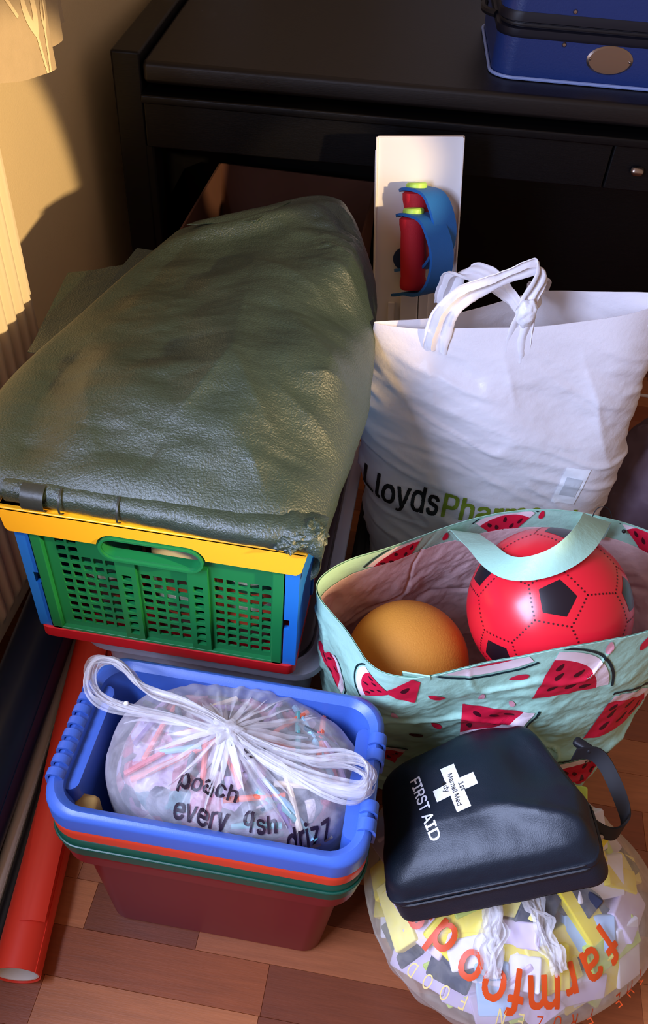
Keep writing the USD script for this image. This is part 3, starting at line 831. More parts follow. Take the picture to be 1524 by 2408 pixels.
# clear tub under the crate
ct2 = T('clear_tub', 'clear grey plastic tub under the folding crate', 'storage box', (-.26, 1.06, 0))
tcx, tcy, thx, thy = -.262, 1.075, .200, .305
Rg = lambda d, z, r=.05: rr_ring(tcx, tcy, thx - d, thy - d, r, z, 8)
ct2.part('tub', loft([Rg(.035, .003), Rg(.03, .008), Rg(.018, .258), Rg(.020, .258), Rg(.032, .012)]), M_CLEARTUB, smooth=35)
ct2.part('rim', loft([Rg(.016, .250), Rg(.0, .252), Rg(-.003, .258), Rg(-.002, .271), Rg(.006, .277), Rg(.020, .275), Rg(.022, .252)], True, False), M_CLEARTUB, smooth=35, label='wide rounded grey rim')
ct2.part('lid', loft([Rg(.024, .268), Rg(.024, .280), Rg(.03, .283)]), mat('dark_plum_lid', srgb(46, 24, 30), .5), smooth=35, label='dark lid')

# ------------------------------------------------------------------ folded tarpaulin on the crate
tp = T('tarpaulin', 'folded dark green tarpaulin draped over the folding crate', 'tarpaulin', (-.3, 1.1, .57))
Le = [(-.545, .760, .618), (-.575, .855, .638), (-.570, .982, .645), (-.543, 1.108, .645), (-.499, 1.266, .655), (-.448, 1.396, .672)]
Re = [(-.080, .768, .616), (-.072, .883, .622), (-.055, 1.056, .628), (-.058, 1.169, .630), (-.074, 1.351, .635), (-.098, 1.483, .64), (-.140, 1.575, .655)]
Fe = [(-.545, .760, .618), (-.40, .762, .620), (-.26, .759, .621), (-.15, .757, .620), (-.080, .768, .616)]
Be = [(-.448, 1.396, .672), (-.343, 1.435, .682), (-.259, 1.49, .692), (-.208, 1.527, .694), (-.165, 1.556, .680), (-.140, 1.575, .655)]
NS, NT = 170, 260
L_, R_, F_, B_ = spline(Le, NT), spline(Re, NT), spline(Fe, NS), spline(Be, NS)
s, t = np.linspace(0, 1, NS)[:, None, None], np.linspace(0, 1, NT)[None, :, None]
P = (1 - s) * L_[None] + s * R_[None] + (1 - t) * F_[:, None] + t * B_[:, None] - ((1 - s) * (1 - t) * F_[0] + s * (1 - t) * F_[-1] + (1 - s) * t * B_[0] + s * t * B_[-1])
S2, T2 = s[..., 0], t[..., 0]
q = np.stack([P[..., 0], P[..., 1], P[..., 0] * 0], 2)
inn = np.clip(np.minimum(S2, 1 - S2) * 8, 0, 1) * np.clip(T2 * 10, 0, 1) * np.clip((1 - T2) * 10, 0, 1)
z = .034 * np.sin(math.pi * np.clip(S2, 0, 1)) ** .6 * np.clip(T2 * 3.2, 0, 1) ** .8 * (1 - .35 * T2)
crease = lambda a: 1 - np.abs(2 * (a % 1.0) - 1)
z = z + inn * (.070 * fbm(q, 4.2, 1, 2) + .034 * fbm(q, 9, 2, 2) + .007 * fbm(q * [.6, 1.4, 1], 24, 3, 3))
wq = q[..., :2] + .020 * np.stack([fbm(q, 7, 21, 2), fbm(q, 7, 22, 2)], 2)
for (xa, ya, xb, yb, h_, w_) in ((-.32, .84, -.26, 1.02, .016, .045), (-.26, 1.02, -.17, .90, .012, .035), (-.26, 1.02, -.27, 1.18, .008, .05), (-.08, 1.04, -.24, 1.20, .007, .03), (-.07, .92, -.18, .98, .008, .022), (-.07, 1.05, -.14, 1.02, .009, .018), (-.40, .82, -.46, .95, .008, .04),
                                 (-.10, 1.20, -.30, 1.30, .007, .03), (-.09, 1.33, -.25, 1.40, .006, .02), (-.12, 1.40, -.22, 1.47, .008, .015), (-.11, 1.46, -.20, 1.52, .007, .012), (-.10, 1.28, -.17, 1.31, .006, .014), (-.33, .80, -.30, .90, -.008, .02), (-.16, .80, -.20, .86, .007, .018)):
    ab = A([xb - xa, yb - ya]); ll = ab @ ab
    tt0 = np.clip(((wq - [xa, ya]) @ ab) / ll, 0, 1); dd = np.linalg.norm(wq - A([xa, ya]) - tt0[..., None] * ab, axis=2)
    z = z + inn * h_ * np.exp(-dd / w_) * np.sin(math.pi * (.15 + .7 * tt0))
cb_ = np.clip((S2 - .6) * 4, 0, 1) * np.clip((T2 - .62) * 6, 0, 1) * inn
z = z + cb_ * .022 * fbm(q * [.7, 1.6, 1], 30, 7, 3)
back = np.exp(-((T2 - .93) / .035) ** 2) * np.clip(S2 * 6, 0, 1) * np.clip((1 - S2) * 5, 0, 1)
z = z + .012 * back
edge = np.clip((S2 - .86) / .14, 0, 1); z = z - .028 * edge ** 2
edf = np.clip((.05 - T2) / .05, 0, 1); z = z - .012 * edf ** 2
P = P.copy(); P[..., 2] += z
rows = [P]
TOP = P
# skirts: right, left
def skirt_s(P, row, steps):
    out = []
    for dx, dz in steps:
        q = P[row].copy(); q[:, 0] += dx; q[:, 2] += dz; q += .006 * np.stack([fbm(q, 22, 31), fbm(q, 22, 32), fbm(q, 22, 33)], 1); out.append(q)
    return A(out)
right = skirt_s(P, -1, [(.004, -.012), (.004, -.026), (.0, -.040), (-.008, -.05)])
left = skirt_s(P, 0, [(-.002, -.004), (.002, -.010)])[::-1]
P = np.concatenate([left, P, right], 0)
def skirt_t(P, col, steps):
    out = []
    for dy, dz in steps:
        q = P[:, col].copy(); q[:, 1] += dy; q[:, 2] += dz; out.append(q)
    return np.stack(out, 1)
fr = skirt_t(P, 0, [(-.004, -.006), (-.002, -.014), (.010, -.018)])[:, ::-1]
bk = skirt_t(P, -1, [(.010, -.01), (.016, -.04), (.014, -.09)])
P = np.concatenate([fr, P, bk], 1)
tp.part('top_sheet', sheet(P, .0012), M_TARP, smooth=60)
# rolled lower fold along the front
n, k = 120, 28
xs = np.linspace(-.512, -.072, n); ang = np.linspace(0, 2 * math.pi, k, endpoint=False)
sq = lambda c: np.sign(c) * np.abs(c) ** .75
cy_ = .775 + .004 * np.sin(xs * 12); prof_y = np.interp(xs, [-.51, -.44, -.1, -.07], [.020, .026, .030, .026]); hz_ = np.interp(xs, [-.51, -.4, -.2, -.13, -.07], [.018, .019, .021, .022, .020])
P = np.stack([np.repeat(xs[:, None], k, 1), cy_[:, None] - prof_y[:, None] * sq(np.cos(ang))[None], .599 + hz_[:, None] * sq(np.sin(ang))[None]], 2)
cr_ = np.clip((xs + .17) / .05, 0, 1)[:, None]
nz = fbm(P, 26, 41, 3); P[..., 1] += nz * (.008 + .03 * cr_); P[..., 2] += fbm(P, 30, 42, 3) * (.004 + .016 * cr_)
tp.part('lower_fold', loft(P), M_TARP, smooth=60, label='rolled lower fold along the front')
for x in (-.468, -.43, -.35):
    r_ = [(x + .0006 * math.sin(3 * a), .775 - .0285 * sq(math.cos(a)), .599 + .0200 * sq(math.sin(a))) for a in np.linspace(-1.9, 1.4, 24)]
    tp.part('tape', ribbon(A(r_), np.tile([.0014 if x > -.46 else .016, .0, .0], (24, 1)), .001), M_TARP_DK, smooth=50)
# crumpled corner lumps
for i, (c, r) in enumerate((((-.112, .758, .604), (.026, .020, .014)), ((-.086, .766, .608), (.016, .022, .014)), ((-.126, .754, .596), (.018, .013, .012)))):
    g = trimesh.creation.icosphere(4, 1.0); v = g.vertices * (1 + 1.1 * fbm(g.vertices, 2.2, 50 + i)[:, None]); v = v + .35 * np.abs(fbm(v, 4, 60 + i))[:, None] * v
    g.vertices = A(c) + v * r; tp.part('crumple', g, M_TARP, smooth=60)
def quad_sheet(corners, n, amp, seed, bow=0.0):
    a, b, c, d = map(A, corners)
    s, t = np.linspace(0, 1, n)[:, None, None], np.linspace(0, 1, n)[None, :, None]
    P = (1 - s) * (1 - t) * a + s * (1 - t) * b + s * t * c + (1 - s) * t * d
    P[..., 2] += amp * fbm(P, 14, seed) + bow * (np.sin(math.pi * s) * np.sin(math.pi * t))[..., 0]
    return P
tp.part('under_layer', sheet(quad_sheet([(-.590, 1.04, .628), (-.40, 1.04, .625), (-.42, 1.40, .625), (-.618, 1.285, .625)], 30, .012, 71), .0012), M_TARP, smooth=60)
tp.part('under_layer', sheet(quad_sheet([(-.560, .93, .628), (-.40, .9, .62), (-.40, 1.40, .632), (-.525, 1.392, .632)], 30, .012, 72), .0012), M_TARP, smooth=60)
fl_ = quad_sheet([(-.425, 1.385, .694), (-.30, 1.40, .712), (-.255, 1.482, .716), (-.41, 1.405, .694)], 40, .01, 73, .006)
tp.part('turned_back_flap', sheet(fl_, .0012), M_TARP, smooth=60)

# ------------------------------------------------------------------ rolls lying on the floor beside the radiator
def roll(name, label, a, b, r, mt, core=None, cr=None, extra=None):
    a, b = A(a, float), A(b, float)
    t = T(name, label, 'paper roll', ((a[0] + b[0]) / 2, (a[1] + b[1]) / 2, 0))
    d = (b - a) / np.linalg.norm(b - a); u = np.cross(d, [0, 0, 1.0]); u /= np.linalg.norm(u); w = np.cross(u, d)
    th = np.linspace(0, 2 * math.pi * 1.08, 60); rr = r * (1 + .03 * np.linspace(0, 1, 60))
    pr = (np.cos(th) * rr)[:, None] * u + (np.sin(th) * rr)[:, None] * w
    n = 24
    P = a + (b - a) * np.linspace(0, 1, n)[None, :, None] + pr[:, None]
    t.part('paper', sheet(P, .0012), mt, smooth=50)
    if core is not None:
        pc = np.stack([a + (b - a) * x for x in (.004, .2, .8, .996)])
        th2 = np.linspace(0, 2 * math.pi, 30, endpoint=False)
        Pc = pc[None] + ((np.cos(th2) * (cr or r * .9))[:, None] * u + (np.sin(th2) * (cr or r * .9))[:, None] * w)[:, None]
        t.part('core', sheet(Pc, .003, True), core, smooth=50, label='pale inner core')
    return t, u, w, d


_, _, _, _ = roll('paper_roll', 'thick navy blue paper roll on the floor beside the radiator', (-.560, .25, .056), (-.640, 1.20, .056), .054, M_NAVY)
roll('paper_roll', 'slim pale grey paper roll between the navy and black rolls', (-.506, .35, .013), (-.577, 1.0, .013), .0115, M_ROLLGREY)
roll('paper_roll', 'slim black paper roll beside the red roll', (-.4795, .35, .0135), (-.551, 1.0, .0135), .012, M_ROLLBLACK)
tr_, u_, w_, d_ = roll('paper_roll', 'bright red paper roll with a pale core at the left edge of the floor', (-.430, .335, .037), (-.520, .98, .032), .034, M_ROLLRED, M_CORE, .031)
# loose outer sheet of the red roll, its edge lifting to the left
a0, b0 = A([-.430, .40, .0375]), A([-.520, .98, .0325])
th = np.linspace(.35 * math.pi, .98 * math.pi, 24)
tt_ = np.linspace(0, 1, 30)
P = np.zeros((24, 30, 3))
for j, t_ in enumerate(tt_):
    c = a0 + (b0 - a0) * t_
    lim = np.linspace(.30 * math.pi, (.62 + .5 * t_) * math.pi, 24)
    rr = .0375 + .010 * np.clip((lim - .55 * math.pi) / 1.4, 0, 1)
    P[:, j] = c + (np.cos(lim) * rr)[:, None] * u_ + (np.sin(lim) * rr)[:, None] * w_
tr_.part('loose_edge', sheet(P, .0008), M_ROLLRED, smooth=50)

# ------------------------------------------------------------------ white pharmacy carrier bag
def bag_surface(rim, bottom, nu, nv, bulge, zpow=1.0):
    rim = spline(rim, nu, True); bot = spline(bottom, nu, True)
    v = np.linspace(0, 1, nv)[None, :, None]
    P = rim[:, None] * (1 - v) + bot[:, None] * v
    c = P.mean(0, keepdims=True); d = P - c; d[..., 2] = 0; d /= np.linalg.norm(d, axis=2, keepdims=True) + 1e-9
    return P + d * (bulge * np.sin(math.pi * np.clip(v, 0, 1)) ** 1.0), v[..., 0]


lb = T('carrier_bag', 'white pharmacy carrier bag standing upright beside the tarpaulin', 'plastic bag', (.17, 1.28, 0))
rimL = [(-.066, 1.262, .625), (0, 1.248, .632), (.06, 1.245, .643), (.12, 1.243, .655), (.20, 1.246, .668), (.29, 1.254, .690), (.365, 1.268, .712), (.402, 1.298, .722), (.34, 1.338, .700), (.28, 1.355, .682), (.21, 1.358, .670), (.15, 1.33, .660), (.06, 1.285, .645), (0, 1.272, .634)]
botL = [(-.012, 1.28, .004), (.004, 1.205, .004), (.07, 1.195, .004), (.14, 1.193, .004), (.21, 1.193, .004), (.28, 1.197, .004), (.36, 1.207, .004), (.395, 1.28, .004), (.36, 1.36, .004), (.24, 1.37, .004), (.12, 1.37, .004), (.01, 1.35, .004)]
P, v = bag_surface(rimL, botL, 420, 200, .022)
N = gnormal(P, True)
if N[100, 100, 1] > 0: N = -N
q = P.copy(); rq = np.stack([q[..., 0] * .8 + q[..., 2] * .25, q[..., 1] * 1.5, q[..., 2] * 3.0 + q[..., 0] * 1.1], 2)
fade = np.clip(v * 6, .05, 1)
dsp = fade * (.030 * fbm(rq, 3.0, 81, 2) + .010 * fbm(rq, 8, 82, 3) + .0015 * fbm(q, 40, 83))
rg = np.abs(fbm(rq + .1 * fbm(q, 7, 84)[..., None], 5, 85, 2)); dsp += fade * .0035 * np.exp(-(rg / .05) ** 2)
fr_ = N[..., 1] < 0
for (xa, za, xb, zb, h_, w_) in ((-.05, .585, .20, .52, .006, .020), (-.06, .53, .30, .45, .009, .022), (-.05, .47, .36, .40, .007, .025), (.0, .40, .30, .345, .005, .02), (.28, .64, .37, .47, .006, .016), (.15, .63, .20, .52, .005, .012), (.02, .62, .06, .50, .004, .016), (.05, .34, .33, .29, .005, .018), (.33, .55, .39, .40, .005, .014), (.22, .60, .33, .52, .004, .012), (.0, .30, .10, .20, .005, .015)):
    ab = A([xb - xa, zb - za]); wq = P[..., [0, 2]] + .012 * np.stack([fbm(q, 9, 86, 2), fbm(q, 9, 87, 2)], 2)
    t0_ = np.clip(((wq - [xa, za]) @ ab) / (ab @ ab), 0, 1); dd = np.linalg.norm(wq - A([xa, za]) - t0_[..., None] * ab, axis=2)
    dsp += fr_ * fade * h_ * np.exp(-dd / w_) * np.sin(math.pi * (.1 + .8 * t0_))
dsp += fade * .004 * fbm(q * [1, 1, 1.6], 26, 88, 3)
P = P + N * dsp[..., None]
lb.part('body', sheet(P, .0008, True), M_BAGWHITE, smooth=60)
LBP = P
fmask = (N[..., 1] < -.25)
LBI = LinearNDInterpolator(P[fmask][::3][:, [0, 2]], P[fmask][::3][:, 1])


def on_lb(q):
    y = LBI(q[:, 0], q[:, 1]); return np.column_stack([q[:, 0], y - .0022, q[:, 1]])


def text_left(s, h, bold):
    """print laid from a left baseline point"""
    v, f = flat((s, h, bold)); return v, f


def line_text(s, h, bold, x, z, slope, fmap, edge=.006, sx=1.0):
    v, f = flat((s, h, bold)); v = (v - [v[:, 0].min(), 0]) * [sx, 1]
    v = np.column_stack([x + v[:, 0], z + v[:, 1] + slope * v[:, 0]])
    v3, f = trimesh.remesh.subdivide_to_size(np.column_stack([v, np.zeros(len(v))]), f, edge, max_iter=12)
    mm = trimesh.Trimesh(v3, f, process=True); Q = fmap(mm.vertices[:, :2]); ok = ~np.isnan(Q).any(1)
    f = mm.faces[ok[mm.faces].all(1)]; mm = trimesh.Trimesh(np.nan_to_num(Q), f, process=False); mm.remove_unreferenced_vertices(); return mm


LTH = .058
LTS = .113 / np.ptp(flat(('oyds', LTH, True))[0][:, 0])
lb.part('lettering', line_text('Lloyds', LTH, True, .101 - LTS * np.ptp(flat(('Lloyds', LTH, True))[0][:, 0]), .266, 0, on_lb, sx=LTS), M_INK, smooth=True, label='black printed word Lloyds')
lb.part('lettering', line_text('Pharmacy', LTH, True, .108, .266, 0, on_lb, sx=LTS * 1.08), M_GREENINK, smooth=True, label='olive green printed word Pharmacy')
st = decal(sg.box(-.0225, -.043, .0225, .043), on_lb, .006, (.331, .370, -6))
sp = lb.part('label_sticker', st, M_WHITE, smooth=True, label='white paper label')
d = decal(sg.box(-.015, -.022, .015, .022), lambda q: on_lb(q) - [0, .0008, 0], .006, (.332, .368, -6))
lb.part('sticker_print', d, mat('pale_grey_ink', srgb(196, 200, 206), .6), smooth=True, parent=sp)


def strap(pts, w0, w1, th, n=50, twist=None, crumple=0.0):
    q = A(pts, float); d = np.concatenate([[0], np.cumsum(np.linalg.norm(np.diff(q, axis=0), axis=1))])
    p = spline(pts, n); w = spline(A(twist), n, t=d) if twist is not None else np.tile(w0, (n, 1)); k = np.linspace(-1, 1, 9); Q = p[:, None] + w[:, None] * k[None, :, None]
    if crumple:
        Q = Q + crumple * np.stack([fbm(Q, 28, 151), fbm(Q, 28, 152), fbm(Q, 28, 153)], -1) + (crumple * .4 * np.cross(np.gradient(p, axis=0) / (np.linalg.norm(np.gradient(p, axis=0), axis=1, keepdims=True) + 1e-9), w / (np.linalg.norm(w, axis=1, keepdims=True) + 1e-9)))[:, None] * np.sin(k * 6)[None, :, None]
    return sheet(Q, th)


lb.part('handle', strap([(.045, 1.240, .600), (.046, 1.238, .665), (.070, 1.240, .705), (.118, 1.246, .735), (.160, 1.252, .762), (.185, 1.258, .765), (.186, 1.256, .735), (.178, 1.250, .700), (.176, 1.244, .665), (.178, 1.240, .60)], 0, 0, .0016, 70,
                        [(.020, 0, -.002), (.021, 0, .0), (.010, 0, -.014), (-.003, .004, -.020), (-.004, .004, -.019), (.006, .008, -.014), (.014, .004, -.004), (.016, .006, .004), (.020, 0, .004), (.024, 0, .002)], crumple=.012), M_BAGWHITE, smooth=60)
lb.part('handle', strap([(.05, 1.39, .60), (.060, 1.385, .665), (.085, 1.36, .69), (.125, 1.32, .695), (.160, 1.275, .690), (.178, 1.25, .690), (.19, 1.262, .700), (.205, 1.33, .69), (.21, 1.39, .67), (.21, 1.395, .60)], 0, 0, .0016, 70,
                        [(.018, 0, 0), (.018, 0, 0), (.004, .004, .015), (.002, .006, .016), (.0, .004, .014), (.0, .004, .012), (.0, .008, .012), (.006, .0, .014), (.018, 0, 0), (.018, 0, 0)], crumple=.012), M_BAGWHITE, smooth=60)
kn = trimesh.creation.icosphere(3, 1.0); v_ = kn.vertices * (1 + .6 * fbm(kn.vertices, 2, 91)[:, None]); kn.vertices = A([.178, 1.244, .692]) + v_ * [.017, .014, .024]
lb.part('handle_knot', kn, M_BAGWHITE, smooth=60)

# ------------------------------------------------------------------ watermelon print shopping bag and its balls
mb = T('shopping_bag', 'mint shopping bag with watermelon slice print holding two balls', 'bag', (.2, .88, 0))
rimM = [(-.084, .812, .448), (-.030, .746, .440), (.024, .690, .436), (.094, .686, .446), (.142, .700, .461), (.205, .720, .473), (.262, .734, .490), (.330, .762, .490), (.400, .800, .486), (.482, .880, .475), (.490, .970, .455), (.440, 1.045, .436), (.365, 1.070, .432), (.270, 1.060, .440), (.158, 1.022, .438), (.070, .962, .438), (.0, .905, .445), (-.055, .865, .446)]
botM = [(-.035, .86, .006), (-.020, .775, .004), (.04, .752, .004), (.10, .748, .004), (.16, .748, .004), (.22, .748, .004), (.28, .748, .004), (.34, .752, .004), (.39, .765, .004), (.43, .84, .004), (.435, .93, .004), (.40, 1.0, .004), (.34, 1.02, .004), (.26, 1.02, .004), (.16, 1.02, .004), (.08, 1.0, .004), (.01, .96, .004), (-.03, .92, .004)]
P, v = bag_surface(rimM, botM, 520, 170, .006)
N = gnormal(P, True)
if N[130, 80, 1] > 0: N = -N
fade = np.clip(v * 5, .12, 1)
q = P.copy()
dsp = fade * (.030 * fbm(q, 7, 101, 3) + .010 * fbm(q, 22, 102, 3) + .004 * fbm(q, 60, 103))
rg = np.abs(fbm(q * [1, 1, .7], 8, 104, 2)); dsp += fade * .006 * np.exp(-(rg / .02) ** 2)
P = P + N * dsp[..., None]
mb.part('outer_fabric', sheet(P, .0010, True), M_MINT, smooth=60)
HV = 16  # rows of the hem turned inside
IN = P - N * .0022
mb.part('inner_hem', grid(IN[:, :HV + 1][:, ::-1], True), M_MINT, smooth=True, label='mint hem turned inside the rim')
IN2 = P - N * .0030; q = IN2.copy(); IN2 = IN2 - N * (np.clip(v * 8 - .6, 0, 1) * .008 * (fbm(q, 26, 105) + .5))[..., None]
mb.part('lining', sheet(IN2[:, HV - 1:], .0008, True), M_LINING, smooth=True, label='pale pink inner lining')
MBP = P
fm = (N[..., 1] < -.05)
fP = P[fm]
MBI = LinearNDInterpolator(fP[:, [0, 2]], fP[:, 1])
bm = np.zeros(P.shape[:2], bool); bm[:, :HV + 1] = True; bm &= (N[..., 1] > .1)
bP = (P - N * .0035)[bm]
MBB = LinearNDInterpolator(bP[:, [0, 2]], bP[:, 1])
rim_now = P[:, 0]
front_rim = rim_now[(N[:, 2, 1] < -.05)]; front_rim = front_rim[np.argsort(front_rim[:, 0])]
zr = lambda x: np.interp(x, front_rim[:, 0], front_rim[:, 2])
back_rim = rim_now[(N[:, 2, 1] > .1)]; back_rim = back_rim[np.argsort(back_rim[:, 0])]
zb_ = lambda x: np.interp(x, back_rim[:, 0], back_rim[:, 2])
hemline = sg.Polygon([(x, zr(x) - .0005) for x in np.linspace(-.09, .49, 120)] + [(.5, .0), (-.09, .0)])
hb = P[:, HV]; hbb = hb[(N[:, HV, 1] > .1)]; hbb = hbb[np.argsort(hbb[:, 0])]
backband = sg.Polygon([(x, zb_(x) - .0005) for x in np.linspace(-.05, .488, 120)] + [(x, np.interp(x, hbb[:, 0], hbb[:, 2]) + .001) for x in np.linspace(.488, -.05, 120)])


def on_mb(k):
    return lambda q: np.column_stack([q[:, 0], MBI(q[:, 0], q[:, 1]) - .0020 - k * .0004, q[:, 1]])


def on_mbb(k):
    return lambda q: np.column_stack([q[:, 0], MBB(q[:, 0], q[:, 1]) - .0004 - k * .0004, q[:, 1]])


def sector(r0, r1, a0, a1, n=24):
    a = np.radians(np.linspace(a0, a1, n)); o = np.column_stack([r1 * np.cos(a), r1 * np.sin(a)])
    i = np.column_stack([r0 * np.cos(a), r0 * np.sin(a)])[::-1] if r0 > 0 else A([[0, 0]])
    return sg.Polygon(np.vstack([o, i])).buffer(0)


def seed_shape(s):
    t = np.linspace(0, 2 * math.pi, 20); return sg.Polygon(np.column_stack([s * .45 * np.sin(t) * (1 - .35 * np.cos(t)), s * np.cos(t)]))


def melon(cx, cz, deg, R, clip, fmaps, half=38, name='watermelon'):
    pl = lambda g: sa.translate(sa.rotate(g, deg, origin=(0, 0)), cx, cz).intersection(clip)
    out = [('print_flesh', pl(sector(0, .78 * R, 90 - half, 90 + half)), M_PINKRED, 0), ('print_rind', pl(sector(.78 * R, .93 * R, 90 - half, 90 + half)), M_RIND, 0),
           ('print_outline', pl(sector(.965 * R, 1.0 * R, 90 - half - 2, 90 + half + 2)), M_DKLINE, 0)]
    sd = [pl(sa.translate(sa.rotate(seed_shape(.075 * R), a, origin=(0, 0)), r * R * math.cos(math.radians(90 + a)), r * R * math.sin(math.radians(90 + a)))) for r, a in ((.30, 2), (.48, -18), (.50, 17), (.64, -28), (.66, 0), (.65, 27))]
    out.append(('print_seeds', shapely.union_all([g for g in sd if not g.is_empty]), M_SEED, 1))
    for n, g, mt, k in out:
        if g.is_empty:
            continue
        d = decal(g, fmaps(k), .006)
        if d is not None:
            mb.part(n, d, mt, smooth=True)


for a in [(.250, .377, -45, .118), (.047, .392, 90, .056), (.155, .352, -135, .118), (.365, .235, -45, .128), (.160, .560, 180, .127), (-.075, .310, -75, .058), (.400, .09, 10, .10), (.29, .15, 160, .09), (.08, .12, 30, .08)]:
    melon(*a, hemline, on_mb)
d = decal(sg.Polygon([(.038, .394), (.072, .440), (.084, .432), (.084, .374), (.060, .380)]).intersection(hemline), on_mb(0), .006); mb.part('print_flesh', d, M_PINKRED, smooth=True)
d = decal(sa.translate(sa.rotate(seed_shape(.009), -30, origin=(0, 0)), .066, .408).intersection(hemline), on_mb(1), .006); mb.part('print_seeds', d, M_SEED, smooth=True)
for a in [(.045, .375, 20, .075), (.205, .370, 5, .085), (.45, .38, 10, .08)]:
    melon(*a, backband, on_mbb)
for x, z, a, s, mt in ((.221, .428, 110, .014, M_PINKRED), (.112, .388, 60, .014, M_PINKRED), (.126, .284, 40, .012, M_PINKRED), (.178, .380, 0, .010, M_PINKPRINT), (.337, .475, 10, .013, M_PINKPRINT), (.392, .462, 0, .013, M_PINKRED), (.06, .32, 20, .012, M_PINKPRINT), (.225, .36, 30, .009, M_PINKPRINT), (.10, .25, 70, .012, M_SEED), (.39, .17, 20, .012, M_DKLINE)):
    d = decal(sa.translate(sa.rotate(seed_shape(s), a, origin=(0, 0)), x, z).intersection(hemline), on_mb(0), .005)
    if d is not None: mb.part('print_drop', d, mt, smooth=True)
for x, z, a, s, mt in ((.105, .415, 0, .010, M_PINKRED), (.26, .432, 0, .010, M_PINKRED)):
    d = decal(sa.translate(sa.rotate(seed_shape(s), a, origin=(0, 0)), x, z).intersection(backband), on_mbb(0), .005)
    if d is not None: mb.part('print_drop', d, mt, smooth=True)
# handles: the back one falls forward over the red ball, the front one hangs outside
mb.part('handle', strap([(.128, 1.000, .395), (.130, .985, .432), (.140, .945, .462), (.152, .905, .488), (.166, .865, .508), (.194, .832, .529), (.237, .833, .550), (.272, .862, .558), (.300, .915, .548), (.325, .985, .505), (.345, 1.040, .440), (.348, 1.052, .40)], 0, 0, .0016, 90,
                        [(.022, 0, 0), (.022, .0, 0), (.021, .002, .002), (.019, .004, .004), (.015, .010, .006), (.006, .014, .010), (-.004, .014, .012), (-.013, .012, .010), (-.018, .008, .006), (-.022, .002, .006), (-.024, 0, .0), (-.024, 0, .0)]), M_MINT, smooth=60)
mb.part('handle', strap([(.078, .694, .405), (.078, .686, .440), (.076, .684, .449), (.076, .690, .440), (.078, .700, .40)], 0, 0, .0014, 30, [(.019, 0, 0)] * 5), M_MINT, smooth=60)
g = sweep(spline([(.345, 1.068, .430), (.352, 1.075, .448), (.366, 1.078, .447), (.378, 1.074, .430)], 14), .0008, 6)
mb.part('hang_loop', g, M_STRAP, label='thin dark loop at the rim')
snp = trimesh.creation.icosphere(2, .0035); snp.apply_translation([.398, 1.052, .424]); mb.part('press_stud', snp, M_INK, label='black press stud')

# red football
BC, BR = A([.269, .866, .417]), .1235
rb = T('ball', 'red vinyl football with black pentagons and dotted seams', 'ball', BC - [0, 0, BR])
sph = trimesh.creation.icosphere(5, BR); sph.apply_translation(BC); rb.part('shell', sph, M_BALLRED, smooth=True)
phi = (1 + 5 ** .5) / 2
ico = A([(0, a, b * phi) for a in (1, -1) for b in (1, -1)] + [(a, b * phi, 0) for a in (1, -1) for b in (1, -1)] + [(b * phi, 0, a) for a in (1, -1) for b in (1, -1)], float)
ico /= np.linalg.norm(ico, axis=1, keepdims=True)
view = -BC + [0, 0, CAM_H]; view = view / np.linalg.norm(view)
bx_ = CR - view * (CR @ view); bx_ /= np.linalg.norm(bx_); by_ = np.cross(view, bx_)


def from_px(dx, dy):
    x, y = dx / 190., -dy / 190.; return x * bx_ + y * by_ + math.sqrt(max(0, 1 - x * x - y * y)) * view


n1, n2, n3 = from_px(27, -25), from_px(-138, 92), from_px(-152, -62)
v0 = ico[0]; nb = [i for i in range(12) if .3 < ico[i] @ v0 < .6]
best = None
for i in nb:
    for j in nb:
        if i != j and ico[i] @ ico[j] > .3 and np.cross(ico[i], ico[j]) @ v0 * (np.cross(n2, n3) @ n1) > 0:
            H = sum(np.outer(a, b) * w for a, b, w in ((v0, n1, 3), (ico[i], n2, 1), (ico[j], n3, 1)))
            u, s_, vt = np.linalg.svd(H); d = np.sign(np.linalg.det(vt.T @ u.T)); Rm = vt.T @ np.diag([1, 1, d]) @ u.T
            best = Rm; break
    if best is not None: break
ico = ico @ best.T
E_ = [(i, j) for i in range(12) for j in range(12) if i < j and .3 < ico[i] @ ico[j] < .6]


def on_ball(p, k=1.003):
    return BC + p / np.linalg.norm(p, axis=-1, keepdims=True) * BR * k


for i in range(12):
    c = ico[i]; nbs = [j for j in range(12) if j != i and .3 < ico[i] @ ico[j] < .6]
    e1 = ico[nbs[0]] - c * (ico[nbs[0]] @ c); e1 /= np.linalg.norm(e1); e2 = np.cross(c, e1)
    ps = sorted([(math.atan2(ico[j] @ e2, ico[j] @ e1), j) for j in nbs])
    pts = [(math.tan(.225) * math.cos(a), math.tan(.225) * math.sin(a)) for a, _ in ps]
    d = decal(sg.Polygon(pts), lambda q: on_ball(c + q[:, :1] * e1 + q[:, 1:] * e2), .02)
    rb.part('pentagon', d, M_BALLBLACK, smooth=True)
dots = []
tv = lambda i, j: (ico[i] * 2 + ico[j]) / 3
segs = []
for i, j in E_:
    segs.append((tv(i, j), tv(j, i)))
for i in range(12):
    nbs = [j for j in range(12) if j != i and .3 < ico[i] @ ico[j] < .6]
    for a in nbs:
        for b in nbs:
            if a < b and ico[a] @ ico[b] > .3:
                segs.append((tv(i, a), tv(i, b)))
dv, df, k = [], [], 0
ang = np.linspace(0, 2 * math.pi, 9)[:-1]
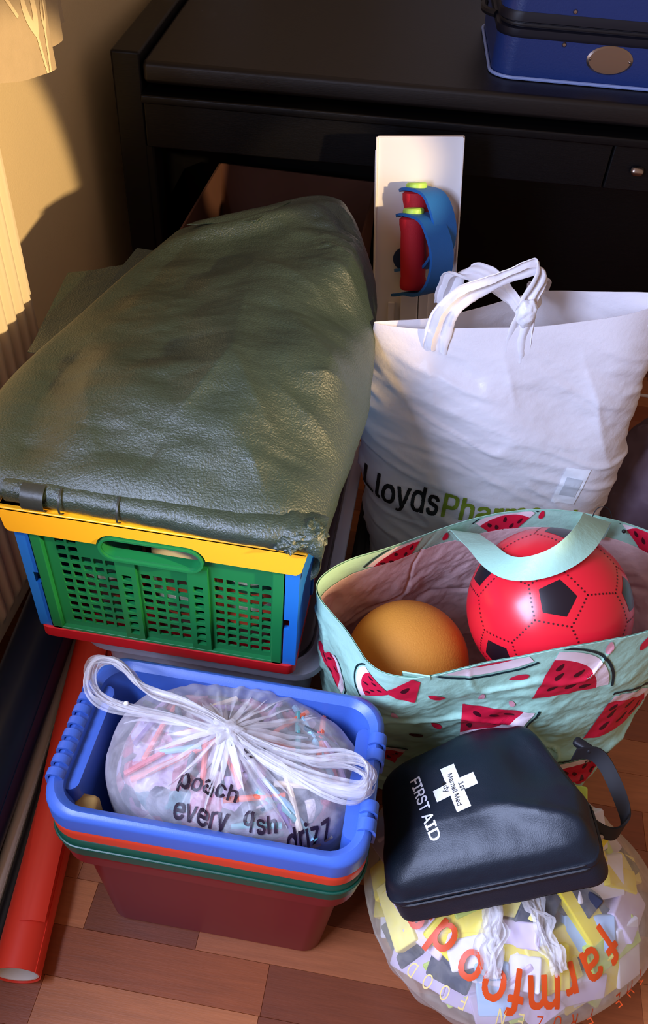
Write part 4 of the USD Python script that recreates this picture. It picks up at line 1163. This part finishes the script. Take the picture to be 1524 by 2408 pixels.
for a, b in segs:
    for t_ in np.linspace(0, 1, 9):
        c = a * (1 - t_) + b * t_; c = c / np.linalg.norm(c); e1 = np.cross(c, [.3, .5, .8]); e1 /= np.linalg.norm(e1); e2 = np.cross(c, e1)
        ring = c + .0125 * (np.cos(ang)[:, None] * e1 + np.sin(ang)[:, None] * e2)
        dv.append(on_ball(np.vstack([c[None], ring]), 1.0035)); df += [[k, k + 1 + m_, k + 1 + (m_ + 1) % 8] for m_ in range(8)]; k += 9
rb.part('seam_dots', (np.vstack(dv), A(df)), M_BALLDOT, smooth=False, kind='stuff')
OC, OR = A([.071, .812, .297]), .098
s = trimesh.creation.icosphere(5, OR); s.apply_translation(OC)
single('ball', s, M_FOAM, 'orange foam ball beside the red football', 'ball', smooth=True)
for c, r, l in (((.21, .93, .15), .13, 0), ((.10, .86, .102), .098, 1)):
    pass

# ------------------------------------------------------------------ supermarket bag of packets, lower right
fcx, fcy, fa, fb = .268, .555, .226, .190
fz0, fzh = .112, .112


def h_ff(x, y):
    dx, dy = (x - fcx) / fa, (y - fcy) / fb; th = np.arctan2(dy, dx)
    rho = np.clip(np.sqrt(dx ** 2 + dy ** 2) / (1 + .04 * np.sin(3 * th + 1)), 0, .9999)
    z = fz0 + fzh * (1 - rho ** 2.6) ** .62
    q = np.column_stack([x, y, x * 0]); pl = np.sin(th * 19 + 6 * fbm(q, 5, 111))
    z = z + .085 * np.exp(-((x - .315) / .085) ** 2 - ((y - .61) / .075) ** 2) * np.clip((1 - rho) * 4, 0, 1)
    return z + .003 * pl * rho * (1 - rho) * 3 + .02 * fbm(q, 9, 112) * np.clip((1 - rho) * 3, 0, 1)


fb_ = T('carrier_bag', 'clear yellowish supermarket carrier bag of packets under the first aid pouch', 'plastic bag', (fcx, fcy, 0))
nr, nt = 80, 240
ph_ = np.linspace(.02, 1, nr); tt = np.linspace(0, 2 * math.pi, nt, endpoint=False)
RH, TT = np.meshgrid(1 - (1 - ph_) ** 1.6, tt, indexing='ij')
k_ = RH * (1 + .04 * np.sin(3 * TT + 1))
X, Y = fcx + fa * k_ * np.cos(TT), fcy + fb * k_ * np.sin(TT)
Zf = h_ff(X.ravel(), Y.ravel()).reshape(X.shape)
P = np.stack([X, Y, Zf], 2)
low = []
for f_ in np.linspace(.1, 1, 12):
    q = P[-1].copy(); c = A([fcx, fcy]); q[:, :2] = c + (q[:, :2] - c) * (math.cos(f_ * 1.25) ** .5 * .98 + .015 * np.sin(tt * 23)[:, None] * math.sin(f_ * 3)); q[:, 2] = fz0 * (1 - math.sin(f_ * math.pi / 2)) + .004; low.append(q)
P = np.concatenate([P, A(low)], 0)
fb_.part('film', grid(P, False, True), M_FILMYEL, smooth=True)
g = np.random.default_rng(4)
for nm_, (xa, ya), (xb, yb), n_, w_ in (('gathered_handle', (.225, .500), (.235, .405), 7, .014), ('gathered_handle', (.265, .515), (.325, .425), 7, .013)):
    t_ = np.linspace(0, 1, 8); x = xa + (xb - xa) * t_; y = ya + (yb - ya) * t_
    fb_.part(nm_, film_strips(np.column_stack([x, y, h_ff(x, y) + .010 * (1 - t_) + .004]), n_, 40 + int(xa * 1000), .007, w_), M_FILMDENSE, smooth=True)


def on_ff(q):
    return np.column_stack([q, h_ff(q[:, 0], q[:, 1]) + .0015])


for ch, x, y in (('f', .393, .474), ('a', .372, .446), ('r', .342, .424), ('m', .308, .403), ('f', .270, .396), ('o', .240, .400), ('o', .207, .416), ('d', .166, .440), ('s', .135, .468)):
    a = math.degrees(math.atan2((y - fcy) / fb, (x - fcx) / fa)) - 90
    d = decal((ch, .042, True), on_ff, .004, (x, y, a))
    if d is not None: fb_.part('lettering', d, M_ORANGEINK, smooth=True, label=f'orange printed letter {ch}')
word = 'THE FROZEN FOOD'
for k, ch in enumerate(word):
    if ch == ' ': continue
    a_ = math.radians(-30 - k * 7.0); x, y = fcx + fa * .97 * math.cos(a_), fcy + fb * .97 * math.sin(a_)
    d = decal((ch, .013, False), on_ff, .003, (x, y, math.degrees(math.atan2(math.sin(a_) / fb, math.cos(a_) / fa)) - 90))
    if d is not None: fb_.part('small_lettering', d, M_ORANGEINK if k < 8 else mat('cream_ink', srgb(236, 214, 140), .5), smooth=True)
rng = np.random.default_rng(8)
KC = [('yellow', (246, 226, 60)), ('white', (232, 228, 240)), ('lime', (200, 224, 90)), ('navy', (44, 52, 78)), ('pale blue', (170, 200, 236)), ('lemon', (250, 236, 130)), ('lilac', (214, 196, 224))]
KM = {n: mat('packet_' + n.replace(' ', '_'), srgb(*c), .5) for n, c in KC}
fixp = [(.365, .585, 30, 'white'), (.41, .60, -40, 'lime'), (.43, .565, 10, 'yellow'), (.39, .545, 20, 'white'), (.445, .53, 60, 'lilac'), (.40, .50, -20, 'navy'), (.42, .475, 40, 'lime'), (.375, .475, 10, 'pale blue'), (.33, .45, 35, 'lemon'), (.30, .42, 10, 'yellow'), (.19, .47, 10, 'yellow'), (.155, .49, -30, 'lemon'), (.12, .51, 40, 'lilac'), (.10, .54, 0, 'yellow'), (.255, .41, 0, 'white'), (.22, .43, 20, 'white'), (.25, .455, 0, 'lilac'), (.21, .50, 30, 'lime'), (.29, .48, 70, 'navy'), (.33, .51, -30, 'navy'), (.45, .60, 20, 'lemon'), (.44, .64, -20, 'navy'), (.35, .56, 60, 'yellow'), (.39, .62, 10, 'navy'), (.36, .60, -60, 'yellow'), (.18, .44, -35, 'yellow'), (.34, .42, 35, 'yellow'), (.10, .60, 10, 'navy'), (.14, .45, -30, 'lilac')]
FCOL = ['yellow', 'white', 'lime', 'navy', 'lemon', 'lilac', 'white', 'yellow', 'lilac', 'navy', 'pale blue', 'lemon']
more = []
for rho_, n_ in ((.30, 5), (.52, 9), (.72, 14), (.90, 20)):
    for k in range(n_):
        a_ = 2 * math.pi * (k + rng.uniform(-.2, .2)) / n_ + rho_ * 3
        xx, yy_ = fcx + fa * rho_ * math.cos(a_), fcy + fb * rho_ * math.sin(a_)
        if min((xx - f[0]) ** 2 + (yy_ - f[1]) ** 2 for f in fixp) > .024 ** 2:
            more.append((xx, yy_, rng.uniform(-90, 90), FCOL[rng.integers(12)]))
side = [(fcx + fa * .86 * math.cos(a_), fcy + fb * .86 * math.sin(a_), math.degrees(a_) + 90 + rng.uniform(-25, 25), FCOL[rng.integers(12)]) for a_ in np.linspace(-3.5, .4, 17)]
for kk_, (x, y, a, c) in enumerate(fixp + more + side):
    sx, sy, sz = rng.uniform(.030, .050), rng.uniform(.016, .030), rng.uniform(.008, .014)
    zt = h_ff(A([x]), A([y]))[0] - (.075 if kk_ >= len(fixp) + len(more) else 0)
    e = .01
    gx = (h_ff(A([x + e]), A([y]))[0] - h_ff(A([x - e]), A([y]))[0]) / (2 * e); gy = (h_ff(A([x]), A([y + e]))[0] - h_ff(A([x]), A([y - e]))[0]) / (2 * e)
    nv_ = A([-gx, -gy, 1]); nv_ /= np.linalg.norm(nv_)
    b = box(-sx, sx, -sy, sy, -sz, sz, .003)
    b = rot(b, a); ax_ = np.cross([0, 0, 1.0], nv_); an = math.degrees(math.acos(np.clip(nv_[2], -1, 1)))
    if np.linalg.norm(ax_) > 1e-6: b = rot(b, an, axis=ax_)
    b.apply_translation(A([x, y, zt]) - nv_ * (sz + .009) + A([fcx - x, fcy - y, 0]) * .03)
    single('packet', b, KM[c], f'{c} packet {where(x - fcx, y - fcy, .11)} the clear yellowish carrier bag', 'packet', group=f'{c} packets {where(x - fcx, y - fcy, .11)} the yellowish carrier bag')

# ------------------------------------------------------------------ first aid pouch
fp_ = T('first_aid_pouch', 'black first aid pouch with white cross lying on the yellowish carrier bag', 'first aid kit', (.222, .574, .20))
fhx, fhy, fz1 = .150, .108, -.014
prf = [(.90, .0, .10), (.97, .004, .2), (1.0, .014, .25), (1.0, .040, .25), (1.008, .044, .25), (1.008, .050, .25), (.995, .054, .25), (.975, .070, .25), (.94, .080, .25), (.88, .086, .26), (.80, .091, .3), (.7, .095, .3), (.6, .098, .3), (.5, .100, .3), (.4, .102, .3), (.3, .103, .3), (.2, .104, .3), (.1, .1045, .3), (.02, .1045, .3)]
rings = []
for kx, dz, rr in prf:
    kk = np.linspace(0, 1, 1)
    rings.append(rr_ring(0, 0, fhx * kx, fhy * kx - .0 * dz, (.022 if dz < .06 else .030) * kx + .001, fz1 + dz * 1.13, 16))
P = A(rings)
# densify along the sides
def densify(P, n):
    out = []
    for ring in P:
        c = np.vstack([ring, ring[:1]]); d = np.concatenate([[0], np.cumsum(np.linalg.norm(np.diff(c, axis=0), axis=1))]); u = np.linspace(0, d[-1], n, endpoint=False)
        out.append(np.column_stack([np.interp(u, d, c[:, k]) for k in range(3)]))
    return A(out)
P = densify(P, 220)
zi = PchipInterpolator(np.arange(len(P)), P, axis=0)(np.linspace(0, len(P) - 1, 120)); P = zi
top = np.clip((P[..., 2] - fz1 - .05) / .03, 0, 1)
x, y = P[..., 0], P[..., 1]
ux, uy = x / fhx, y / fhy
dent = .022 * np.exp(-(((ux - .62) / .26) ** 2 + ((uy - .25) / .50) ** 2)) + .008 * np.exp(-(((ux - .9) / .16) ** 2 + ((uy - .3) / .5) ** 2))
ridge = .010 * np.exp(-((uy + .35 + .42 * ux) / .12) ** 2) * np.clip((ux + .05) * 1.6, 0, 1)
lowfront = .016 * np.clip(-uy - .45, 0, 1) + .02 * np.clip(-ux - .6, 0, 1)
P[..., 2] += top * (-dent + ridge - lowfront + .005 * fbm(P, 14, 121))
P[..., 2] += .012 * uy * (P[..., 2] > fz1 + .01)
P[..., :2] *= 1 + .05 * fbm(P, 16, 122)[..., None]
xs_, ys_ = P[..., 0].copy(), P[..., 1].copy()
ux, uy = xs_ / fhx, ys_ / fhy
P[..., 0] = xs_ * np.where(xs_ > 0, .93, 1.0) - .050 * np.clip(ux, 0, 1) ** 1.2 * np.clip((uy + .2) / 1.2, 0, 1)
P[..., 1] = ys_ + .010 * np.exp(-((ux - .15) / .45) ** 2) * np.clip(uy, 0, 1) - .034 * np.clip(-ux - .1, 0, 1) * np.clip(uy, 0, 1)
PL = P.copy()
from scipy.spatial.transform import Rotation
FR_, FO_ = Rotation.from_euler('zyx', np.radians([3.5, -28.5, -15])).as_matrix(), A([.222, .574, .258])


def fput(v):
    v = A(v, float); return FO_ + v @ FR_.T


fp_.part('body', loft(fput(P)), M_PVC, smooth=60)
tm = PL[70:].reshape(-1, 3)
FPI = LinearNDInterpolator(tm[:, :2], tm[:, 2])


def on_fp(k=1):
    return lambda q: fput(np.column_stack([q, FPI(q[:, 0], q[:, 1]) + .0008 * k]))


TA = -77.0
d = decal(('FIRST AID', .0150, True), on_fp(), .004, (-.071, -.020, TA)); fp_.part('lettering', d, M_WHITE, smooth=True, label='white printed words FIRST AID')
cross = sg.box(-.038, -.0105, .038, .0105).union(sg.box(-.0105, -.031, .0105, .031))
d = decal(cross, on_fp(), .004, (-.0236, -.0038, TA)); cp = fp_.part('cross_label', d, M_WHITE, smooth=True, label='white cross label')
for tx, ox, oy, hh, aa in (('1st', .004, .0095, .0075, 0), ('Marnell Med', .004, -.002, .0068, -3), ('ady', -.006, -.013, .0075, -4)):
    a = math.radians(TA); X_, Y_ = -.0236 + ox * math.cos(a) - oy * math.sin(a), -.0038 + ox * math.sin(a) + oy * math.cos(a)
    d = decal((tx, hh, False), on_fp(2), .003, (X_, Y_, TA + aa)); fp_.part('handwriting', d, M_INK, smooth=True, label='black handwriting', parent=cp)
wz_ = lambda r: np.column_stack([r[:, 0] * np.where(r[:, 0] > 0, .93, 1.0) - .050 * np.clip(r[:, 0] / fhx, 0, 1) ** 1.2 * np.clip((r[:, 1] / fhy + .2) / 1.2, 0, 1), r[:, 1] + .010 * np.exp(-((r[:, 0] / fhx - .15) / .45) ** 2) * np.clip(r[:, 1] / fhy, 0, 1) - .034 * np.clip(-r[:, 0] / fhx - .1, 0, 1) * np.clip(r[:, 1] / fhy, 0, 1), r[:, 2]])
zr_ = rr_ring(0, 0, fhx * 1.012, fhy * 1.012, .034, fz1 + .034, 16); zr_ = wz_(densify(zr_[None], 120)[0])
fp_.part('zip', sweep(fput(zr_), .0022, 6, True), M_STRAP)
fp_.part('zip', sweep(fput(zr_ + [0, 0, .008]), .0016, 6, True), M_STRAP)
fp_.part('carry_strap', strap([(.318, .668, .340), (.345, .672, .345), (.372, .650, .330), (.392, .622, .308), (.399, .604, .290), (.385, .588, .285), (.362, .588, .290), (.338, .596, .300)], 0, 0, .003, 50,
                              [(.002, .004, .010), (.004, .004, .010), (.005, .006, .009), (.006, .005, .008), (.003, .003, .010), (.0, .004, .010), (.0, .004, .010), (.0, .004, .010)]), M_STRAP, smooth=50, label='black webbing carry strap')
bk_ = box(-.014, .014, -.007, .007, -.006, .006, .004); bk_ = rot(bk_, -30); bk_.apply_translation([.330, .682, .345]); fp_.part('buckle', bk_, M_STRAP)
zp_ = box(-.008, .008, -.004, .004, -.004, .004, .003); zp_.apply_translation([.362, .582, .282]); fp_.part('zip_pull', zp_, M_METAL, label='small metal zip pull')

gq = trimesh.creation.icosphere(5, 1.0); v = np.sign(gq.vertices) * np.abs(gq.vertices) ** .6; v = v * (1 + .25 * fbm(gq.vertices, 3, 141)[:, None]) * [.018, .36, .06]
gq.vertices = v + [-.036, 1.24, .066]
single('black_cloth', gq, mat('black_cloth', srgb(16, 14, 17), .8), 'black folded cloth in the gap between the clear tub and the white carrier bag', 'cloth', smooth=60)

# ------------------------------------------------------------------ mauve cloth bag and cable at the right edge
g = trimesh.creation.icosphere(5, 1.0); v = g.vertices.copy(); v = np.sign(v) * np.abs(v) ** .8
v *= [.14, .13, .20]; v[:, 2] += .20; v[:, :2] *= (1.05 - .35 * np.clip(v[:, 2:] / .40, 0, 1) ** 2)
v = v * (1 + .22 * fbm(v, 9, 131)[:, None])
neck = np.clip((v[:, 2:] - .30) / .10, 0, 1); aa_ = np.arctan2(v[:, 1], v[:, 0])[:, None]; v[:, :2] *= 1 + neck * (.16 * np.sin(aa_ * 9) - .25 * np.sin(neck * math.pi)) + .05 * np.sin(aa_ * 5 + v[:, 2:] * 14); v[:, 2] = np.maximum(v[:, 2] - v[:, 2].min() * 0, .001)
g.vertices = v + [.565, 1.40, 0]
sb = T('cloth_bag', 'dark mauve cloth bag slumped at the right edge behind the shopping bag', 'bag', (.56, 1.4, 0))
sb.part('body', g, M_PURPLE, smooth=60)
sb.part('drawcord', sweep(spline([(.40, 1.42, .36), (.405, 1.40, .44), (.425, 1.38, .468), (.46, 1.37, .478), (.52, 1.37, .46), (.55, 1.38, .41)], 40), .0028, 8), M_CABLE, label='pale drawcord')
